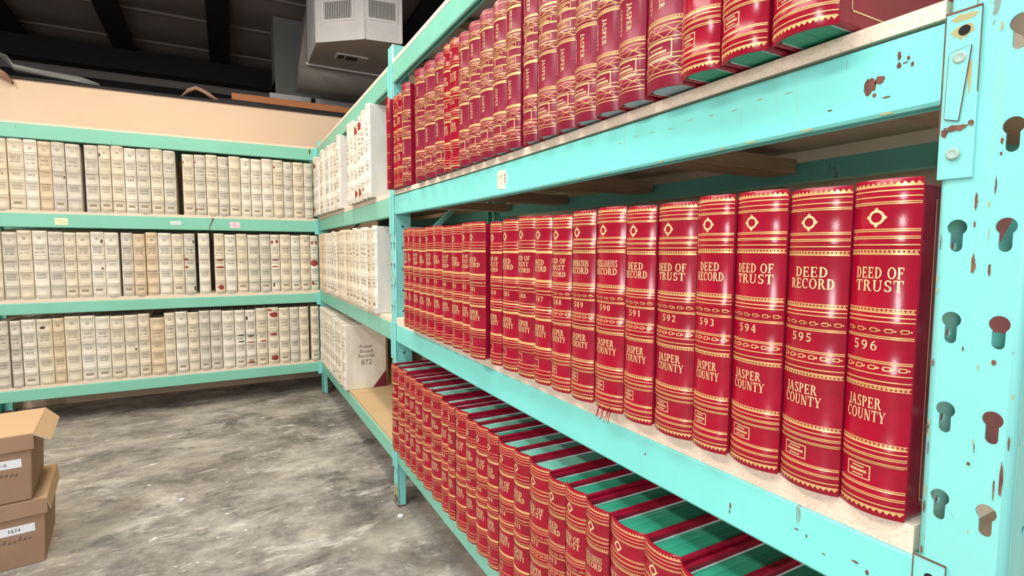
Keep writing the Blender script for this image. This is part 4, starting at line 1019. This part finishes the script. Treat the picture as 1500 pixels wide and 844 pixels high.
TR = {(0, 13): [(-0.45, 0.13, 0.12, 0.03, False)], (0, 14): [(-0.45, 0.12, 0.1, 0.03, False), (-0.45, 0.9, 0.14, 0.03, False)], (0, 16): [(0.44, 0.12, 0.08, 0.03, True)], (0, 21): [(-0.42, 0.12, 0.14, 0.03, False)], (0, 7): [(-0.4, 0.14, 0.12, 0.03, True)], (0, 4): [(0.42, 0.5, 0.1, 0.02, True)],
      (1, 14): [(-0.3, 0.42, 0.2, 0.02, False), (-0.3, 0.55, 0.2, 0.02, False), (0.4, 0.13, 0.1, 0.03, True), (0.4, 0.9, 0.1, 0.04, True)],
      (1, 16): [(0.05, 0.44, 0.42, 0.014, False), (0.05, 0.56, 0.45, 0.018, False), (0.1, 0.9, 0.28, 0.045, False)],
      (1, 21): [(-0.3, 0.13, 0.16, 0.03, False), (0.2, 0.12, 0.16, 0.03, False), (0.0, 0.44, 0.46, 0.012, False), (-0.1, 0.56, 0.36, 0.012, False), (-0.2, 0.88, 0.1, 0.04, True)],
      (1, 25): [(-0.25, 0.13, 0.15, 0.035, False), (0.25, 0.13, 0.15, 0.035, False), (0.0, 0.5, 0.48, 0.06, False), (-0.25, 0.87, 0.16, 0.04, False)],
      (1, 7): [(0.3, 0.56, 0.1, 0.015, True), (0.32, 0.14, 0.08, 0.03, True)],
      (2, 16+2): [(0.1, 0.44, 0.4, 0.01, True), (0.1, 0.55, 0.4, 0.012, True)], (2, 17+2): [(-0.35, 0.14, 0.12, 0.04, True), (0.0, 0.46, 0.4, 0.012, True), (0, 0.57, 0.4, 0.012, False), (0.0, 0.93, 0.42, 0.018, False)],
      (2, 18+2): [(0.1, 0.57, 0.3, 0.012, False)], (2, 21): [(0.1, 0.13, 0.42, 0.045, False), (0.05, 0.47, 0.32, 0.02, False), (0.1, 0.89, 0.36, 0.045, False), (-0.3, 0.04, 0.2, 0.02, False)],
      (2, 3): [(-0.1, 0.13, 0.16, 0.02, True)], (2, 9): [(0.3, 0.55, 0.1, 0.014, True)]}
for li, (row, z, hh, n0) in enumerate(((B1, 1.5325, 0.482, 660), (B2, 0.9145, 0.474, 412), (B3, 0.2975, 0.478, 439-17))):
    for i, (a, b) in enumerate(row):
        note_ = ''
        tr = TR.get((li, i), [])
        reds = [t for t in tr if not t[4]]
        if len(reds) >= 2: note_ = ', torn to red leather'
        lab = 'cream canvas book, back rack %s shelf, %s from the left%s' % (NAR[li], ORD[i], note_)
        if (li, i) == (1, 25): lab = 'cream canvas book with dark red number band, rightmost on the back rack middle shelf'
        if (li, i) == (0, 12): lab = 'greyish canvas book left of the wide gap on the back rack top shelf'
        if (li, i) == (0, 13): lab = 'cream canvas book right of the wide gap on the back rack top shelf'
        if (li, i) == (2, 11): lab = 'short tan canvas book on the back rack bottom shelf, twelfth from the left'
        h = hh+rng.uniform(-0.007, 0.006)-(0.028 if (li, i) == (2, 11) else 0)-(0.012 if li == 0 and i > 12 else 0)
        if li == 1 and i in (9, 10): h -= 0.004
        cm = CANV[2] if (li, i) in ((0, 3), (1, 10), (2, 4), (2, 11), (1, 11)) else CANV[3] if (li, i) in ((0, 12), (1, 4), (2, 1), (1, 9)) else CANV[1] if (li, i) in ((2, 2), (2, 13), (0, 2)) else CANV[rng.choice((0, 0, 1, 3))]
        canvas_book(((a+b)/2, 4.800+rng.uniform(-0.006, 0.008), z), 0, b-a, h, cm, str(n0+i), lab, 'cream record books on the back rack', rng, phi=38, ridge=0.004, tears=tr, title=DR if rng.random() < 0.5 else DOTR)

# ------------------------------------------------------------------ cardboard storage boxes
def carton(loc, rz, w_, d, h, flap, fl, label, grp, tagtext):
    r = empty('storage_box', loc, rz); tag(r, label, 'box', grp)
    t = 0.004
    s = MB()
    tw, td = w_/2, d
    b = 0.012
    bot = [(-tw+b, b, 0), (tw-b, b, 0), (tw-b, td-b, 0), (-tw+b, td-b, 0)]; top = [(-tw, 0, h), (tw, 0, h), (tw, td, h), (-tw, td, h)]
    s.poly(bot[::-1]); s.poly(top)
    for i in range(4): s.poly([bot[i], bot[(i+1) % 4], top[(i+1) % 4], top[i]])
    s.build('box_body', 'card', r, 0.004)
    # lid: top, front and back skirts, right-hand flap open or folded
    o = 0.006; lz = h+0.004; sk = 0.058
    s = MB()
    s.box((-tw-o, -o, lz), (tw+o, td+o, lz+t), 1)
    s.box((-tw-o, -o-t, lz-sk), (tw+o, -o, lz+t), 0); s.box((-tw-o, td+o, lz-sk), (tw+o, td+o+t, lz+t), 0)
    s.box((-tw-o-t, -o, lz-sk), (-tw-o, td+o, lz+t), 0)
    lid = s.build('box_lid', ['card', 'card_top'], r, 0.0015)
    s = MB()
    an = math.radians(flap); dx, dz = math.sin(an)*fl, -math.cos(an)*fl
    p = [(tw+o, -o-0.006, lz+t), (tw+o+dx, -o+0.02, lz+t+dz), (tw+o+dx, td+o-0.035, lz+t+dz), (tw+o, td+o+0.004, lz+t)]
    q = [(a[0]-0.003, a[1], a[2]-0.004) for a in p]
    s.poly(p, 0); s.poly(q[::-1], 0)
    for i in range(4): s.poly([p[i], q[i], q[(i+1) % 4], p[(i+1) % 4]], 1)
    s.build('lid_flap', ['card_top', 'card_edge'], lid)
    s = MB()
    zc = h*0.60; yy = lambda z: b*(1-z/h)-0.0008
    u0, u1 = tw*0.10, tw*0.78
    s.poly([(u0, yy(zc-0.017), zc-0.017), (u1, yy(zc-0.017), zc-0.017), (u1, yy(zc+0.017), zc+0.017), (u0, yy(zc+0.017), zc+0.017)], 0)
    flat_text(s, tagtext, (u0+(u1-u0)*0.45, yy(zc)-0.0008, zc), (1, 0, 0), (0, 0, 1), 0.013, 1)
    s.build('box_label', ['paper', 'black_ink'], r, weld=False)
    s = MB(); g = random.Random(len(label))
    for k in range(7):
        x = tw*(0.1+0.09*k); z = h*0.40+0.006*g.random(); s.poly([(x, yy(z)-0.001, z), (x+0.008, yy(z)-0.001, z+0.002), (x+0.010, yy(z)-0.001, z+0.016*g.random()+0.005), (x+0.001, yy(z)-0.001, z+0.006)], 0)
    s.build('pencil_scrawl', 'ink', r, weld=False)
    return r
carton((-1.546, 2.672, 0.0), math.radians(8), 0.33, 0.40, 0.262, 9, 0.055, 'lower cardboard storage box standing on the concrete floor', 'cardboard storage boxes', '1874')
carton((-1.565, 2.655, 0.2735), math.radians(8), 0.32, 0.40, 0.262, 50, 0.064, 'upper cardboard storage box with a raised lid flap, stacked on another', 'cardboard storage boxes', '18-6')

# small litter on the floor
for (x, y, sc, lab) in ((-0.02, 2.37, 0.012, 'tiny white paper scrap on the floor by the middle post foot'), (-0.95, 3.05, 0.012, 'small pale pebble on the open concrete floor')):
    s = MB(); g = random.Random(int(abs(x)*100)); ring = [(sc*(0.7+0.6*g.random())*math.cos(2*PI*i/8), sc*(0.7+0.6*g.random())*math.sin(2*PI*i/8)) for i in range(8)]
    s.prism(ring, 0.0005, sc*0.5); o = s.build('paper_scrap' if y < 3 else 'pebble', 'paper'); o.location = (x, y, 0); tag(o, lab, 'scrap' if y < 3 else 'pebble')
